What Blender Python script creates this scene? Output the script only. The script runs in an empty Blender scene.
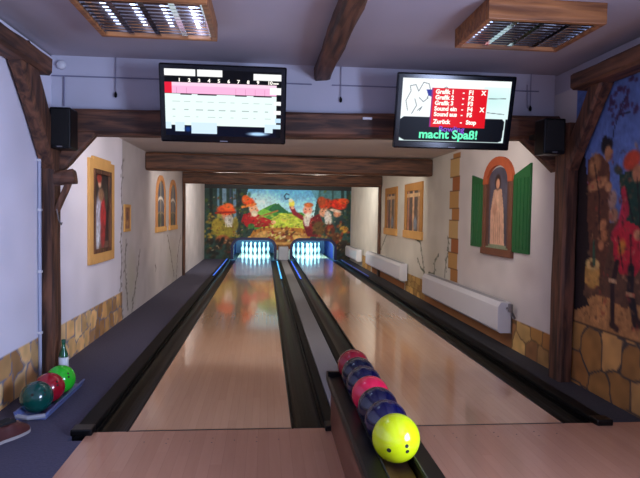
import bpy, bmesh, math, random
import numpy as np
from mathutils import Vector, Matrix
random.seed(7)
PI = math.pi
S = bpy.context.scene
COL = S.collection
XL, XR = -1.83, 2.66          # side walls
YF, YM, YB = 3.765, 17.9, -2.6  # foul line, mural, back of the room
ZC, ZL = 2.73, 2.33           # ceiling of the room, ceiling over the lanes

# ------------------------------------------------------------------ camera
F, H = 580.0, 1.41
d = np.array([265. - 320, -(213.5 - 239), -F]); d /= np.linalg.norm(d)
x = np.array([1, -0.016, 0.]); x -= d * x.dot(d); x /= np.linalg.norm(x)
z = np.cross(x, d)
cam_d = bpy.data.cameras.new('camera'); cam = bpy.data.objects.new('camera', cam_d); COL.objects.link(cam)
R3 = Matrix((tuple(x), tuple(d), tuple(z)))
cam.matrix_world = Matrix.Translation((0, 0, H)) @ R3.to_4x4()
cam_d.sensor_fit = 'HORIZONTAL'; cam_d.sensor_width = 36; cam_d.lens = F * 36 / 640
cam_d.clip_start = 0.02
S.camera = cam

# ------------------------------------------------------------------ materials
def lin(c):
    return tuple(((v / 255) / 12.92 if v / 255 <= 0.04045 else ((v / 255 + 0.055) / 1.055) ** 2.4) for v in c)
def newmat(name):
    m = bpy.data.materials.new(name); m.use_nodes = True
    return m, m.node_tree.nodes, m.node_tree.links, m.node_tree.nodes['Principled BSDF']
def mat(name, rgb, rough=0.5, metal=0.0, noise=0.0, nscale=8.0, bump=0.0, coat=0.0, emit=None, estr=0.0, trans=0.0, spec=None):
    m, N, L, b = newmat(name)
    c = lin(rgb) + (1,)
    b.inputs['Base Color'].default_value = c
    b.inputs['Roughness'].default_value = rough
    b.inputs['Metallic'].default_value = metal
    b.inputs['Coat Weight'].default_value = coat
    b.inputs['Coat Roughness'].default_value = 0.05
    b.inputs['Transmission Weight'].default_value = trans
    if spec is not None: b.inputs['Specular IOR Level'].default_value = spec
    if emit:
        b.inputs['Emission Color'].default_value = lin(emit) + (1,)
        b.inputs['Emission Strength'].default_value = estr
    if noise or bump:
        tc = N.new('ShaderNodeTexCoord'); nz = N.new('ShaderNodeTexNoise')
        nz.inputs['Scale'].default_value = nscale; nz.inputs['Detail'].default_value = 5
        L.new(tc.outputs['Object'], nz.inputs['Vector'])
        if noise:
            mx = N.new('ShaderNodeMix'); mx.data_type = 'RGBA'
            mx.inputs['A'].default_value = tuple(v * (1 - noise) for v in c[:3]) + (1,)
            mx.inputs['B'].default_value = tuple(min(1, v * (1 + noise)) for v in c[:3]) + (1,)
            L.new(nz.outputs['Fac'], mx.inputs['Factor']); L.new(mx.outputs['Result'], b.inputs['Base Color'])
        if bump:
            bp = N.new('ShaderNodeBump'); bp.inputs['Strength'].default_value = bump; bp.inputs['Distance'].default_value = 0.01
            L.new(nz.outputs['Fac'], bp.inputs['Height']); L.new(bp.outputs['Normal'], b.inputs['Normal'])
    return m
def timber(name, dark, light, axis, rough=0.65):
    """old timber: grain stretched along one axis, knots and cracks"""
    m, N, L, b = newmat(name)
    tc = N.new('ShaderNodeTexCoord'); mp = N.new('ShaderNodeMapping')
    sc = [9.0, 9.0, 9.0]; sc[axis] = 0.9
    mp.inputs['Scale'].default_value = sc
    L.new(tc.outputs['Object'], mp.inputs['Vector'])
    n1 = N.new('ShaderNodeTexNoise'); n1.inputs['Scale'].default_value = 2.2; n1.inputs['Detail'].default_value = 8; n1.inputs['Distortion'].default_value = 0.6
    L.new(mp.outputs['Vector'], n1.inputs['Vector'])
    cr = N.new('ShaderNodeValToRGB')
    cr.color_ramp.elements[0].position = 0.36; cr.color_ramp.elements[0].color = lin(dark) + (1,)
    cr.color_ramp.elements[1].position = 0.68; cr.color_ramp.elements[1].color = lin(light) + (1,)
    L.new(n1.outputs['Fac'], cr.inputs['Fac']); L.new(cr.outputs['Color'], b.inputs['Base Color'])
    bp = N.new('ShaderNodeBump'); bp.inputs['Strength'].default_value = 0.6; bp.inputs['Distance'].default_value = 0.012
    L.new(n1.outputs['Fac'], bp.inputs['Height']); L.new(bp.outputs['Normal'], b.inputs['Normal'])
    b.inputs['Roughness'].default_value = rough
    return m
def boards(name, ca, cb, width, rough, coat=0.0, seam=(90, 60, 50)):
    """narrow glued boards running down the lane"""
    m, N, L, b = newmat(name)
    tc = N.new('ShaderNodeTexCoord'); sp = N.new('ShaderNodeSeparateXYZ'); L.new(tc.outputs['Object'], sp.inputs['Vector'])
    dv = N.new('ShaderNodeMath'); dv.operation = 'DIVIDE'; dv.inputs[1].default_value = width; L.new(sp.outputs['X'], dv.inputs[0])
    fl = N.new('ShaderNodeMath'); fl.operation = 'FLOOR'; L.new(dv.outputs[0], fl.inputs[0])
    wn0 = N.new('ShaderNodeTexWhiteNoise'); wn0.noise_dimensions = '1D'; L.new(fl.outputs[0], wn0.inputs['W'])
    # board joints staggered along Y
    yy = N.new('ShaderNodeMath'); yy.operation = 'MULTIPLY_ADD'; yy.inputs[1].default_value = 0.7
    L.new(sp.outputs['Y'], yy.inputs[0]); L.new(wn0.outputs['Value'], yy.inputs[2])
    fy = N.new('ShaderNodeMath'); fy.operation = 'FLOOR'; L.new(yy.outputs[0], fy.inputs[0])
    cb_ = N.new('ShaderNodeCombineXYZ'); L.new(fl.outputs[0], cb_.inputs['X']); L.new(fy.outputs[0], cb_.inputs['Y'])
    wn = N.new('ShaderNodeTexWhiteNoise'); wn.noise_dimensions = '2D'; L.new(cb_.outputs[0], wn.inputs['Vector'])
    mp = N.new('ShaderNodeMapping'); mp.inputs['Scale'].default_value = (22, 1.6, 1); L.new(tc.outputs['Object'], mp.inputs['Vector'])
    nz = N.new('ShaderNodeTexNoise'); nz.inputs['Scale'].default_value = 2.0; nz.inputs['Detail'].default_value = 6; L.new(mp.outputs['Vector'], nz.inputs['Vector'])
    ad = N.new('ShaderNodeMath'); ad.operation = 'MULTIPLY_ADD'; ad.inputs[1].default_value = 0.45
    hf = N.new('ShaderNodeMath'); hf.operation = 'MULTIPLY'; hf.inputs[1].default_value = 0.55; L.new(nz.outputs['Fac'], hf.inputs[0])
    L.new(wn.outputs['Value'], ad.inputs[0]); L.new(hf.outputs[0], ad.inputs[2])
    mx = N.new('ShaderNodeMix'); mx.data_type = 'RGBA'
    mx.inputs['A'].default_value = lin(ca) + (1,); mx.inputs['B'].default_value = lin(cb) + (1,)
    L.new(ad.outputs[0], mx.inputs['Factor'])
    fr = N.new('ShaderNodeMath'); fr.operation = 'FRACT'; L.new(dv.outputs[0], fr.inputs[0])
    lt = N.new('ShaderNodeMath'); lt.operation = 'LESS_THAN'; lt.inputs[1].default_value = 0.05; L.new(fr.outputs[0], lt.inputs[0])
    l2 = N.new('ShaderNodeMath'); l2.operation = 'MULTIPLY'; l2.inputs[1].default_value = 0.14; L.new(lt.outputs[0], l2.inputs[0])
    m2 = N.new('ShaderNodeMix'); m2.data_type = 'RGBA'; m2.inputs['B'].default_value = lin(seam) + (1,)
    L.new(l2.outputs[0], m2.inputs['Factor']); L.new(mx.outputs['Result'], m2.inputs['A']); L.new(m2.outputs['Result'], b.inputs['Base Color'])
    b.inputs['Roughness'].default_value = rough; b.inputs['Coat Weight'].default_value = coat; b.inputs['Coat Roughness'].default_value = 0.06
    return m
def paintmat(name, rough=0.8, emit=0.0, bump=0.0, coat=0.0):
    m, N, L, b = newmat(name)
    at = N.new('ShaderNodeVertexColor'); at.layer_name = 'paint'
    if emit:
        b.inputs['Base Color'].default_value = (0.004, 0.004, 0.004, 1); b.inputs['Specular IOR Level'].default_value = .06
        L.new(at.outputs['Color'], b.inputs['Emission Color']); b.inputs['Emission Strength'].default_value = emit
    else:
        L.new(at.outputs['Color'], b.inputs['Base Color'])
    if bump:
        tc = N.new('ShaderNodeTexCoord'); nz = N.new('ShaderNodeTexNoise'); nz.inputs['Scale'].default_value = 14; nz.inputs['Detail'].default_value = 6
        L.new(tc.outputs['Object'], nz.inputs['Vector'])
        bp = N.new('ShaderNodeBump'); bp.inputs['Strength'].default_value = bump; bp.inputs['Distance'].default_value = 0.01
        L.new(nz.outputs['Fac'], bp.inputs['Height']); L.new(bp.outputs['Normal'], b.inputs['Normal'])
    b.inputs['Roughness'].default_value = rough; b.inputs['Coat Weight'].default_value = coat
    return m

TD, TLt = (54, 34, 25), (122, 80, 56)
M = dict(
    tx=timber('timber_across', TD, TLt, 0), ty=timber('timber_along', TD, TLt, 1), tz=timber('timber_upright', TD, TLt, 2),
    fx=timber('lamp_wood', (110, 66, 34), (176, 116, 66), 0, 0.5),
    ochre=mat('ochre_paint', (172, 122, 62), 0.8, noise=.2, nscale=7),
    frame=mat('painted_sandstone', (206, 158, 92), 0.8, noise=.18, nscale=7),
    carpet=mat('carpet', (66, 64, 84), 0.95, noise=0.25, nscale=60, bump=0.4),
    carpet2=mat('carpet_strip', (50, 50, 56), 0.95, noise=0.25, nscale=60, bump=0.4),
    lane=boards('lane_maple', (192, 146, 114), (210, 166, 132), 0.052, 0.14, 0.6),
    appr=boards('approach_maple', (174, 126, 100), (192, 144, 116), 0.066, 0.24, 0.3),
    black=mat('black_plastic', (9, 9, 10), 0.35, spec=.25), blackm=mat('black_matte', (20, 20, 21), 0.6),
    gutter=mat('gutter_plastic', (8, 9, 9), 0.34, spec=0.12),
    ridge=mat('ridge_rubber', (9, 9, 10), 0.55, spec=0.12, noise=0.2, nscale=20),
    track=mat('grey_track', (112, 112, 118), 0.55, noise=0.12, nscale=30),
    ceil=mat('ceiling_plaster', (176, 168, 176), 0.95, noise=0.05, nscale=3, bump=0.15),
    ceil2=mat('lane_ceiling_plaster', (196, 188, 182), 0.95, noise=0.05, nscale=3, bump=0.15),
    plaster=mat('plaster_white', (190, 190, 202), 0.9, noise=0.05, nscale=4, bump=0.2),
    mblue=mat('blue_board', (8, 12, 70), 0.5), pitblue=mat('pit_blue', (8, 12, 90), 0.6),
    white=mat('white_enamel', (214, 214, 218), 0.4), grey=mat('grey_plastic', (150, 152, 160), 0.5),
    pipe=mat('conduit_grey', (170, 176, 196), 0.4), wire=mat('cord', (128, 128, 150), 0.6),
    darkwood=boards('return_veneer', (92, 54, 40), (120, 74, 54), 0.3, 0.4),
    gold=mat('brass_channel', (140, 108, 58), 0.4, metal=0.3),
    glossblack=mat('tv_bezel', (6, 7, 12), 0.15, spec=.3),
    slat=mat('louvre_slats', (104, 92, 92), 0.25, metal=0.9),
    alu=mat('louvre_aluminium', (205, 210, 222), 0.16, metal=1.0),
    housing=mat('lamp_housing', (150, 152, 165), 0.35, metal=0.4),
    pin=mat('pin_plastic', (240, 240, 244), 0.25, coat=0.5), red=mat('pin_stripe', (190, 30, 34), 0.3),
    glass=mat('bottle_glass', (20, 110, 70), 0.08, trans=0.35, coat=0.4), label=mat('bottle_label', (214, 222, 226), 0.5),
    shoe=mat('shoe_leather', (74, 36, 34), 0.45, noise=0.3, nscale=25), sole=mat('shoe_sole', (150, 142, 140), 0.6),
    lining=mat('shoe_lining', (16, 14, 16), 0.9), lace=mat('shoe_lace', (120, 92, 76), 0.8),
    tray=mat('tray_plastic', (92, 104, 150), 0.45), seam=mat('foul_line', (40, 26, 24), 0.5),
    hole=mat('finger_hole', (20, 20, 10), 0.7),
    streak=mat('blue_streak', (60, 120, 255), 0.4, emit=(50, 130, 255), estr=1.6),
    trim=mat('dark_trim', (70, 72, 70), .35, metal=.5),
    steel=mat('valve_steel', (130, 128, 128), 0.3, metal=0.8),
)

# ------------------------------------------------------------------ object helpers
ORG = {}
def tag(o, label=None, cat=None, group=None, kind=None):
    if label: o['label'] = label
    if cat: o['category'] = cat
    if group: o['group'] = group
    if kind: o['kind'] = kind
    return o
def thing(name, label, cat, loc=(0, 0, 0), group=None):
    o = bpy.data.objects.new(name, None); COL.objects.link(o); o.location = loc
    o.empty_display_size = 0.1
    ORG[o.name] = Vector(loc)
    return tag(o, label, cat, group)
def obj(name, bm, m, parent=None, smooth=False, origin=None, local=False):
    """links a bmesh as one mesh object; geometry is given in world coordinates unless local"""
    me = bpy.data.meshes.new(name)
    o = bpy.data.objects.new(name, me); COL.objects.link(o)
    if parent is not None:
        po = ORG[parent.name]; org = po if origin is None else Vector(origin)
        o.parent = parent
        if not local: o.location = org - po
        else: org = Vector((0, 0, 0))
        if not local: bmesh.ops.translate(bm, vec=-org, verts=bm.verts)
        ORG[o.name] = org if not local else Vector((0, 0, 0))
    else:
        if origin is None:
            xs = [v.co for v in bm.verts]
            lo = Vector([min(c[i] for c in xs) for i in range(3)]); hi = Vector([max(c[i] for c in xs) for i in range(3)])
            origin = Vector(((lo.x + hi.x) / 2, (lo.y + hi.y) / 2, lo.z))
        org = Vector(origin)
        bmesh.ops.translate(bm, vec=-org, verts=bm.verts); o.location = org; ORG[o.name] = org
    bmesh.ops.recalc_face_normals(bm, faces=bm.faces)
    bm.to_mesh(me); bm.free()
    for mm in (m if isinstance(m, (list, tuple)) else [m]): me.materials.append(mm)
    if smooth: me.shade_smooth()
    return o
def B(): return bmesh.new()
def box(bm, lo, hi, bev=0.0, mi=0):
    b2 = bmesh.new()
    bmesh.ops.create_cube(b2, size=1)
    c = [(lo[i] + hi[i]) / 2 for i in range(3)]; s = [abs(hi[i] - lo[i]) for i in range(3)]
    for v in b2.verts: v.co = Vector([c[i] + v.co[i] * s[i] for i in range(3)])
    if bev: bmesh.ops.bevel(b2, geom=b2.edges[:], offset=min(bev, min(s) * 0.45), segments=2, affect='EDGES', profile=0.5)
    merge(bm, b2, mi); return bm
def merge(bm, b2, mi=0, mtx=None):
    mp = {}
    for v in b2.verts: mp[v] = bm.verts.new(mtx @ v.co if mtx else v.co)
    for f in b2.faces:
        try:
            nf = bm.faces.new([mp[v] for v in f.verts]); nf.material_index = mi or f.material_index; nf.smooth = f.smooth
        except ValueError: pass
    b2.free()
def loft(bm, rings, closed=True, cap=True, mi=0):
    rv = [[bm.verts.new(p) for p in r] for r in rings]
    n = len(rings[0])
    for a, b in zip(rv, rv[1:]):
        for i in range(n if closed else n - 1):
            f = bm.faces.new((a[i], a[(i + 1) % n], b[(i + 1) % n], b[i])); f.material_index = mi
    if cap and closed:
        bm.faces.new(rv[0][::-1]).material_index = mi; bm.faces.new(rv[-1]).material_index = mi
def tube(bm, pts, r, n=8, mi=0):
    pts = [Vector(p) for p in pts]; rings = []
    for i, p in enumerate(pts):
        t = (pts[min(i + 1, len(pts) - 1)] - pts[max(i - 1, 0)]).normalized()
        u = t.cross(Vector((0, 0, 1)) if abs(t.z) < 0.9 else Vector((1, 0, 0))).normalized(); w = t.cross(u)
        rr = r[i] if isinstance(r, (list, tuple)) else r
        rings.append([p + (u * math.cos(2 * PI * k / n) + w * math.sin(2 * PI * k / n)) * rr for k in range(n)])
    loft(bm, rings, mi=mi)
def lathe(bm, prof, c, n=24, mi=0):
    rings = [[Vector((c[0] + r * math.cos(2 * PI * k / n), c[1] + r * math.sin(2 * PI * k / n), c[2] + z)) for k in range(n)] for r, z in prof]
    loft(bm, rings, mi=mi)
def beam(bm, p0, p1, w, h, up=(0, 0, 1), jit=0.007, seg=None):
    """hand-hewn timber between two points: w across, h along up; wavy chamfered arrises"""
    p0, p1 = Vector(p0), Vector(p1); t = (p1 - p0); Ln = t.length; t.normalize()
    u = t.cross(Vector(up)).normalized(); v = u.cross(t).normalized()
    seg = seg or max(4, int(Ln / 0.16)); ch = 0.14
    prof = [(-.5, -.5 + ch), (-.5 + ch, -.5), (.5 - ch, -.5), (.5, -.5 + ch), (.5, .5 - ch), (.5 - ch, .5), (-.5 + ch, .5), (-.5, .5 - ch)]
    ph = [random.uniform(0, 6.28) for _ in range(8)]; fq = [random.uniform(1.5, 4) for _ in range(8)]
    rings = []
    for i in range(seg + 1):
        s = i / seg; r = []
        for k, (a, b) in enumerate(prof):
            j = jit * (math.sin(fq[k] * s * Ln + ph[k]) + random.uniform(-.35, .35))
            a2 = math.copysign(abs(a) * w - min(abs(a) * w, 0.0) , a); b2 = math.copysign(abs(b) * h, b)
            if abs(a) < .5: a2 = math.copysign(w / 2 - min(.025, w * .14), a)
            if abs(b) < .5: b2 = math.copysign(h / 2 - min(.025, h * .14), b)
            k2 = 1 - max(0, j) * 0
            r.append(p0 + t * (s * Ln) + u * (a2 - math.copysign(abs(j), a2)) + v * (b2 - math.copysign(abs(j), b2)))
        rings.append(r)
    loft(bm, rings)
def grid_obj(name, P, C, m, parent=None, mask=None, origin=None, local=False):
    """P: (h,w,3) points, C: (h,w,3) sRGB 0-255 colours, mask: (h-1,w-1) faces kept"""
    h, w = P.shape[:2]
    idx = np.arange(h * w).reshape(h, w)
    q = np.stack([idx[:-1, :-1], idx[:-1, 1:], idx[1:, 1:], idx[1:, :-1]], -1)
    q = q[mask] if mask is not None else q.reshape(-1, 4)
    org = Vector((0, 0, 0))
    if parent is not None:
        if not local: org = ORG[parent.name]
    elif origin is not None: org = Vector(origin)
    else: org = Vector(((P[..., 0].min() + P[..., 0].max()) / 2, (P[..., 1].min() + P[..., 1].max()) / 2, P[..., 2].min()))
    me = bpy.data.meshes.new(name)
    co = (P - np.array(org)).reshape(-1, 3)
    me.vertices.add(len(co)); me.vertices.foreach_set('co', co.astype(np.float32).ravel())
    me.loops.add(q.size); me.loops.foreach_set('vertex_index', q.ravel().astype(np.int32))
    me.polygons.add(len(q)); me.polygons.foreach_set('loop_start', np.arange(0, q.size, 4, dtype=np.int32))
    me.update(calc_edges=True)
    c = np.clip(C / 255., 0, 1); c = np.where(c <= 0.04045, c / 12.92, ((c + 0.055) / 1.055) ** 2.4)
    a = me.color_attributes.new('paint', 'FLOAT_COLOR', 'POINT')
    a.data.foreach_set('color', np.concatenate([c, np.ones((h, w, 1))], -1).astype(np.float32).ravel())
    me.materials.append(m)
    o = bpy.data.objects.new(name, me); COL.objects.link(o)
    if parent is not None: o.parent = parent; ORG[o.name] = org
    else: o.location = org; ORG[o.name] = org
    return o

# ------------------------------------------------------------------ painting on a grid of coloured points
rng = np.random.default_rng(3)
def vn(U, V, s, seed=0):
    r = np.random.default_rng(seed).random((97, 97)); x = U / s; y = V / s
    xi = np.floor(x).astype(int); yi = np.floor(y).astype(int); fx = x - xi; fy = y - yi
    fx = fx * fx * (3 - 2 * fx); fy = fy * fy * (3 - 2 * fy)
    g = lambda a, b: r[a % 97, b % 97]
    return (g(xi, yi) * (1 - fx) + g(xi + 1, yi) * fx) * (1 - fy) + (g(xi, yi + 1) * (1 - fx) + g(xi + 1, yi + 1) * fx) * fy
class Canvas:
    def __init__(s, us, vs, base=(200, 200, 200)):
        s.U, s.V = np.meshgrid(np.array(us, float), np.array(vs, float)); s.C = np.zeros(s.U.shape + (3,)) + np.array(base, float)
    def mix(s, a, col):
        a = np.clip(a, 0, 1)[..., None]; s.C = s.C * (1 - a) + np.array(col, float) * a
    def ell(s, cx, cy, rx, ry, col, ang=0, soft=0.15, a=1.0):
        t = math.radians(ang); dx, dy = s.U - cx, s.V - cy
        p = (dx * math.cos(t) + dy * math.sin(t)) / rx; q = (-dx * math.sin(t) + dy * math.cos(t)) / ry
        s.mix(a * np.clip((1 - np.sqrt(p * p + q * q)) / soft, 0, 1), col)
    def rect(s, u0, v0, u1, v1, col, a=1.0):
        s.mix(a * ((s.U >= u0) & (s.U <= u1) & (s.V >= v0) & (s.V <= v1)).astype(float), col)
    def poly(s, pts, col, a=1.0):
        ins = np.zeros(s.U.shape, bool); n = len(pts)
        for i in range(n):
            (x1, y1), (x2, y2) = pts[i], pts[(i + 1) % n]
            if y1 == y2: continue
            c = ((s.V < y1) != (s.V < y2)) & (s.U < (x2 - x1) * (s.V - y1) / (y2 - y1) + x1); ins ^= c
        s.mix(a * ins.astype(float), col)
    def line(s, pts, w, col, a=1.0):
        D = np.full(s.U.shape, 1e9)
        for (x1, y1), (x2, y2) in zip(pts, pts[1:]):
            dx, dy = x2 - x1, y2 - y1; t = np.clip(((s.U - x1) * dx + (s.V - y1) * dy) / (dx * dx + dy * dy + 1e-12), 0, 1)
            D = np.minimum(D, np.hypot(s.U - x1 - t * dx, s.V - y1 - t * dy))
        s.mix(a * np.clip((w / 2 - D) / (w * .25) + .5, 0, 1), col)
    def mottle(s, amp, sc, seed=1, mask=None):
        n = (vn(s.U, s.V, sc, seed) * .6 + vn(s.U, s.V, sc / 2.3, seed + 5) * .4 - .5) * 2 * amp
        if mask is not None: n = n * mask
        s.C = np.clip(s.C * (1 + n[..., None]), 0, 255)
    def stones(s, u0, u1, v0, v1, cu, cv, cols, grout, seed=0, gw=0.014, top=None):
        """irregular quarry stones: nearest of jittered seeds, joints where two are equally near"""
        r = random.Random(seed); seeds = []
        nv = max(1, round((v1 - v0) / cv)); nu = max(1, round((u1 - u0) / cu))
        for j in range(-1, nv + 1):
            for i in range(-1, nu + 1):
                seeds.append((u0 + (i + .5 + (.5 if j % 2 else 0) + r.uniform(-.3, .3)) * (u1 - u0) / nu, v0 + (j + .5 + r.uniform(-.28, .28)) * (v1 - v0) / nv, r.choice(cols), r.uniform(.85, 1.12)))
        reg = (s.U >= u0) & (s.U <= u1) & (s.V >= v0) & (s.V <= v1)
        k = (v1 - v0) / nv / ((u1 - u0) / nu)
        f1 = np.full(s.U.shape, 1e9); f2 = f1.copy(); cc = np.zeros(s.C.shape)
        wob = (vn(s.U, s.V, .12, seed) - .5) * .03
        for (a, b, c, br) in seeds:
            D = (np.abs((s.U + wob - a) * k) ** 5 + np.abs(s.V + wob - b) ** 5) ** .2
            n1 = D < f1
            f2 = np.where(n1, f1, np.minimum(f2, D)); cc[n1] = np.array(c, float) * br; f1 = np.where(n1, D, f1)
        cc *= (0.9 + 0.2 * vn(s.U, s.V, .08, seed + 2))[..., None]
        g = np.clip(1 - (f2 - f1 - gw * .5) / (gw * .6), 0, 1)[..., None]
        cc = cc * (1 - g) + np.array(grout, float) * g
        s.C[reg] = cc[reg]
    def vine(s, pts, w, col, leaf=0.02, seed=0, every=0.05):
        s.line(pts, w, col, .8); r = random.Random(seed)
        for (x1, y1), (x2, y2) in zip(pts, pts[1:]):
            n = max(1, int(math.hypot(x2 - x1, y2 - y1) / every))
            for i in range(n):
                t = (i + r.random()) / n; s.ell(x1 + (x2 - x1) * t + r.uniform(-1.6, 1.6) * leaf * 1.5, y1 + (y2 - y1) * t + r.uniform(-.5, .5) * leaf, leaf * 1.5, leaf * .7, col, r.uniform(0, 180), .4, .8)

OCH = [(176, 128, 66), (190, 142, 78), (158, 108, 56), (200, 160, 96), (168, 116, 70), (182, 138, 82)]
def geo(a, b, k, mn):
    o = [a]
    while o[-1] < b: o.append(o[-1] + max(mn, abs(o[-1]) * k))
    o[-1] = b; return o

# ------------------------------------------------------------------ left wall
us = list(np.arange(YB, 2.2, .12)) + geo(2.2, 18.0, .0040, .012); vs = np.arange(-0.02, ZC + .001, .0153)
w = Canvas(us, vs, (222, 219, 230))
w.mottle(.05, .5, 2)
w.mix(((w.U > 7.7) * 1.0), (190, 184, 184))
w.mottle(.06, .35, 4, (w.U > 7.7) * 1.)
w.ell(8.2, .45, .45, .6, (176, 172, 150), 0, .8, .6); w.ell(11.8, .4, 1, .6, (178, 172, 156), 0, .8, .5)
gl = (96, 96, 118)
w.stones(YB, 7.68, -.02, .37, .2, .2, [(206, 160, 100), (220, 178, 118), (188, 142, 84), (226, 190, 136), (196, 150, 104), (176, 130, 80)], (112, 114, 136), 5)
for pts, sd in (([(7.72, 2.07), (7.64, 1.68), (7.68, 1.36), (7.62, 1.04), (7.64, .79), (7.62, .4), (7.7, .02)], 1), ([(7.89, 1.03), (7.84, .64), (8.01, .08)], 2),
                ([(8.76, .84), (8.56, .49), (8.31, .17), (8.25, .02)], 3), ([(11.2, .97), (11.6, .57), (12., .1)], 4), ([(12.9, .91), (12.5, .5), (12.27, .02)], 5)):
    w.vine(pts, .032, (104, 98, 92), .026, sd)
w.line([(7.68, .4), (7.68, ZL)], .03, (168, 166, 178), .5)
w.line([(9.94, .52), (10.03, .46), (10.0, .41)], .03, (90, 80, 80))
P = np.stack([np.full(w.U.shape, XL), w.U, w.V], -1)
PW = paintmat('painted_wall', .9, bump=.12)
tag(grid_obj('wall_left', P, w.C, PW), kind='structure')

# ------------------------------------------------------------------ right wall with the near mural
us = list(np.arange(YB, 2.4, .12)) + geo(2.4, 18.0, .0036, .011)
w = Canvas(us, vs, (204, 196, 192))
w.mottle(.05, .5, 12)
w.mix((w.U > 8.0) * 1.0, (206, 202, 190)); w.mottle(.05, .4, 14)
w.ell(6.9, .95, .5, .14, (150, 138, 140), 0, .9, .35); w.ell(5.6, .85, .4, .2, (156, 142, 142), 0, .9, .3); w.ell(8.9, .7, .5, .5, (188, 186, 166), 0, .9, .5)
gr = (70, 62, 56)
w.stones(4.9, 5.98, -.02, .33, .25, .2, OCH, (110, 84, 52), 7)
w.stones(9.35, 10.75, -.02, .34, .3, .13, [(190, 150, 84), (176, 132, 70), (204, 166, 100)], (130, 96, 50), 9, .01)
w.stones(14.3, 15.6, -.02, .33, .3, .15, [(180, 140, 80), (166, 122, 66)], (120, 88, 50), 10, .01)
w.mix(((w.U > 5.98) & (w.U < 9.4) & (w.V < .16)) * 1.0, (166, 112, 66)); w.mix(((w.U > 10.8) & (w.U < 14.2) & (w.V < .12)) * 1.0, (160, 104, 60))
for pts, sd in (([(10.27, 1.03), (9.72, .96), (9.57, .67), (9.42, .43), (9.33, .07)], 1), ([(9.19, .49), (8.86, .5), (8.87, .69), (8.67, .83)], 2), ([(8.35, .51), (8.3, .75), (8.2, .93), (8.24, 1.1)], 3),
                ([(10.81, .26), (10.74, .42)], 4), ([(9.89, .68), (9.68, .52), (9.43, .48)], 5), ([(15.46, .3), (15.48, .47)], 6), ([(13.16, .61), (12.74, .86), (12.53, .98)], 7)):
    w.vine(pts, .03, (84, 92, 76), .024, sd)
# painted column of alternating corner stones
zz = .5
i = 0
while zz < 2.3:
    h = (.17, .24, .2, .26)[i % 4]; wd = (0.0, .12)[i % 2]
    w.rect(7.78 + wd * .2, zz, 8.08 + wd, min(zz + h - .015, 2.3), [(176, 122, 66), (196, 160, 104), (160, 96, 52), (188, 144, 84)][(i * 3) % 4])
    w.rect(7.78, zz + h - .015, 8.2, zz + h, (112, 78, 48)); zz += h; i += 1
# the mural nearest the camera: sky, ground, a group in old costume with a barrel
m0 = 4.8
reg = (w.U < m0)
w.mix(reg * 1.0, (88, 112, 168)); w.mottle(.12, .45, 21, reg * 1.)
w.mix((reg & (w.V < 1.5 + .12 * np.sin(w.U * 7))) * 1.0, (92, 62, 44))
def gnd(u): return .74 + .10 * np.clip((4.6 - u), 0, 1.0)
w.mix((reg & (w.V < gnd(w.U) + .04 * np.sin(w.U * 9))) * 1.0, (176, 124, 72)); w.mottle(.2, .12, 23, (reg & (w.V < .95)) * 1.)
w.poly([(4.95, .55), (4.95, 2.0), (4.66, 2.0), (4.56, 1.55), (4.5, 1.2), (4.6, .78), (4.5, .7)], (34, 20, 18))
# flowering tree
w.line([(4.28, 1.98), (4.25, 2.1), (4.17, 2.26), (4.09, 2.36)], .014, (40, 44, 72)); w.line([(4.2, 2.2), (4.06, 2.2)], .01, (40, 44, 72))
rr = random.Random(5)
for cx, cy in ((4.04, 2.42), (4.12, 2.33), (4.27, 2.33), (4.2, 2.24), (4.02, 2.19), (4.08, 2.28), (4.24, 2.18), (4.17, 2.4), (4.3, 2.27), (4.12, 2.22), (4.22, 2.37)):
    for k in range(4): w.ell(cx + rr.uniform(-.04, .04), cy + rr.uniform(-.035, .035), .022, .028, (66, 40, 74), rr.uniform(0, 90), .5, .85)
# man at the left: dark hair, bare arms, brown coat
w.poly([(4.6, 1.9), (4.44, 1.94), (4.3, 1.84), (4.26, 1.6), (4.26, 1.2), (4.34, .95), (4.5, 1.0), (4.58, 1.4)], (96, 58, 40))
w.ell(4.5, 1.84, .1, .12, (168, 116, 72), 20, .4); w.ell(4.45, 1.69, .17, .055, (186, 130, 84), -12, .3); w.ell(4.3, 1.66, .06, .05, (196, 140, 94), 0, .4)
w.ell(4.34, 1.98, .09, .075, (26, 20, 24), 0, .3); w.ell(4.32, 1.92, .055, .075, (178, 124, 84), 0, .3); w.ell(4.27, 1.93, .02, .02, (170, 112, 76), 0, .5)
w.ell(4.38, 2.03, .03, .05, (26, 20, 24), 40, .3)
w.ell(4.24, 1.56, .07, .09, (176, 140, 120), 10, .4); w.ell(4.22, 1.44, .08, .07, (170, 120, 90), 0, .4)
w.ell(4.36, 1.36, .07, .05, (190, 126, 80), -30, .4); w.ell(4.33, 1.28, .06, .06, (180, 116, 72), 20, .4); w.ell(4.37, 1.2, .05, .05, (184, 120, 78), 0, .4)
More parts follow.
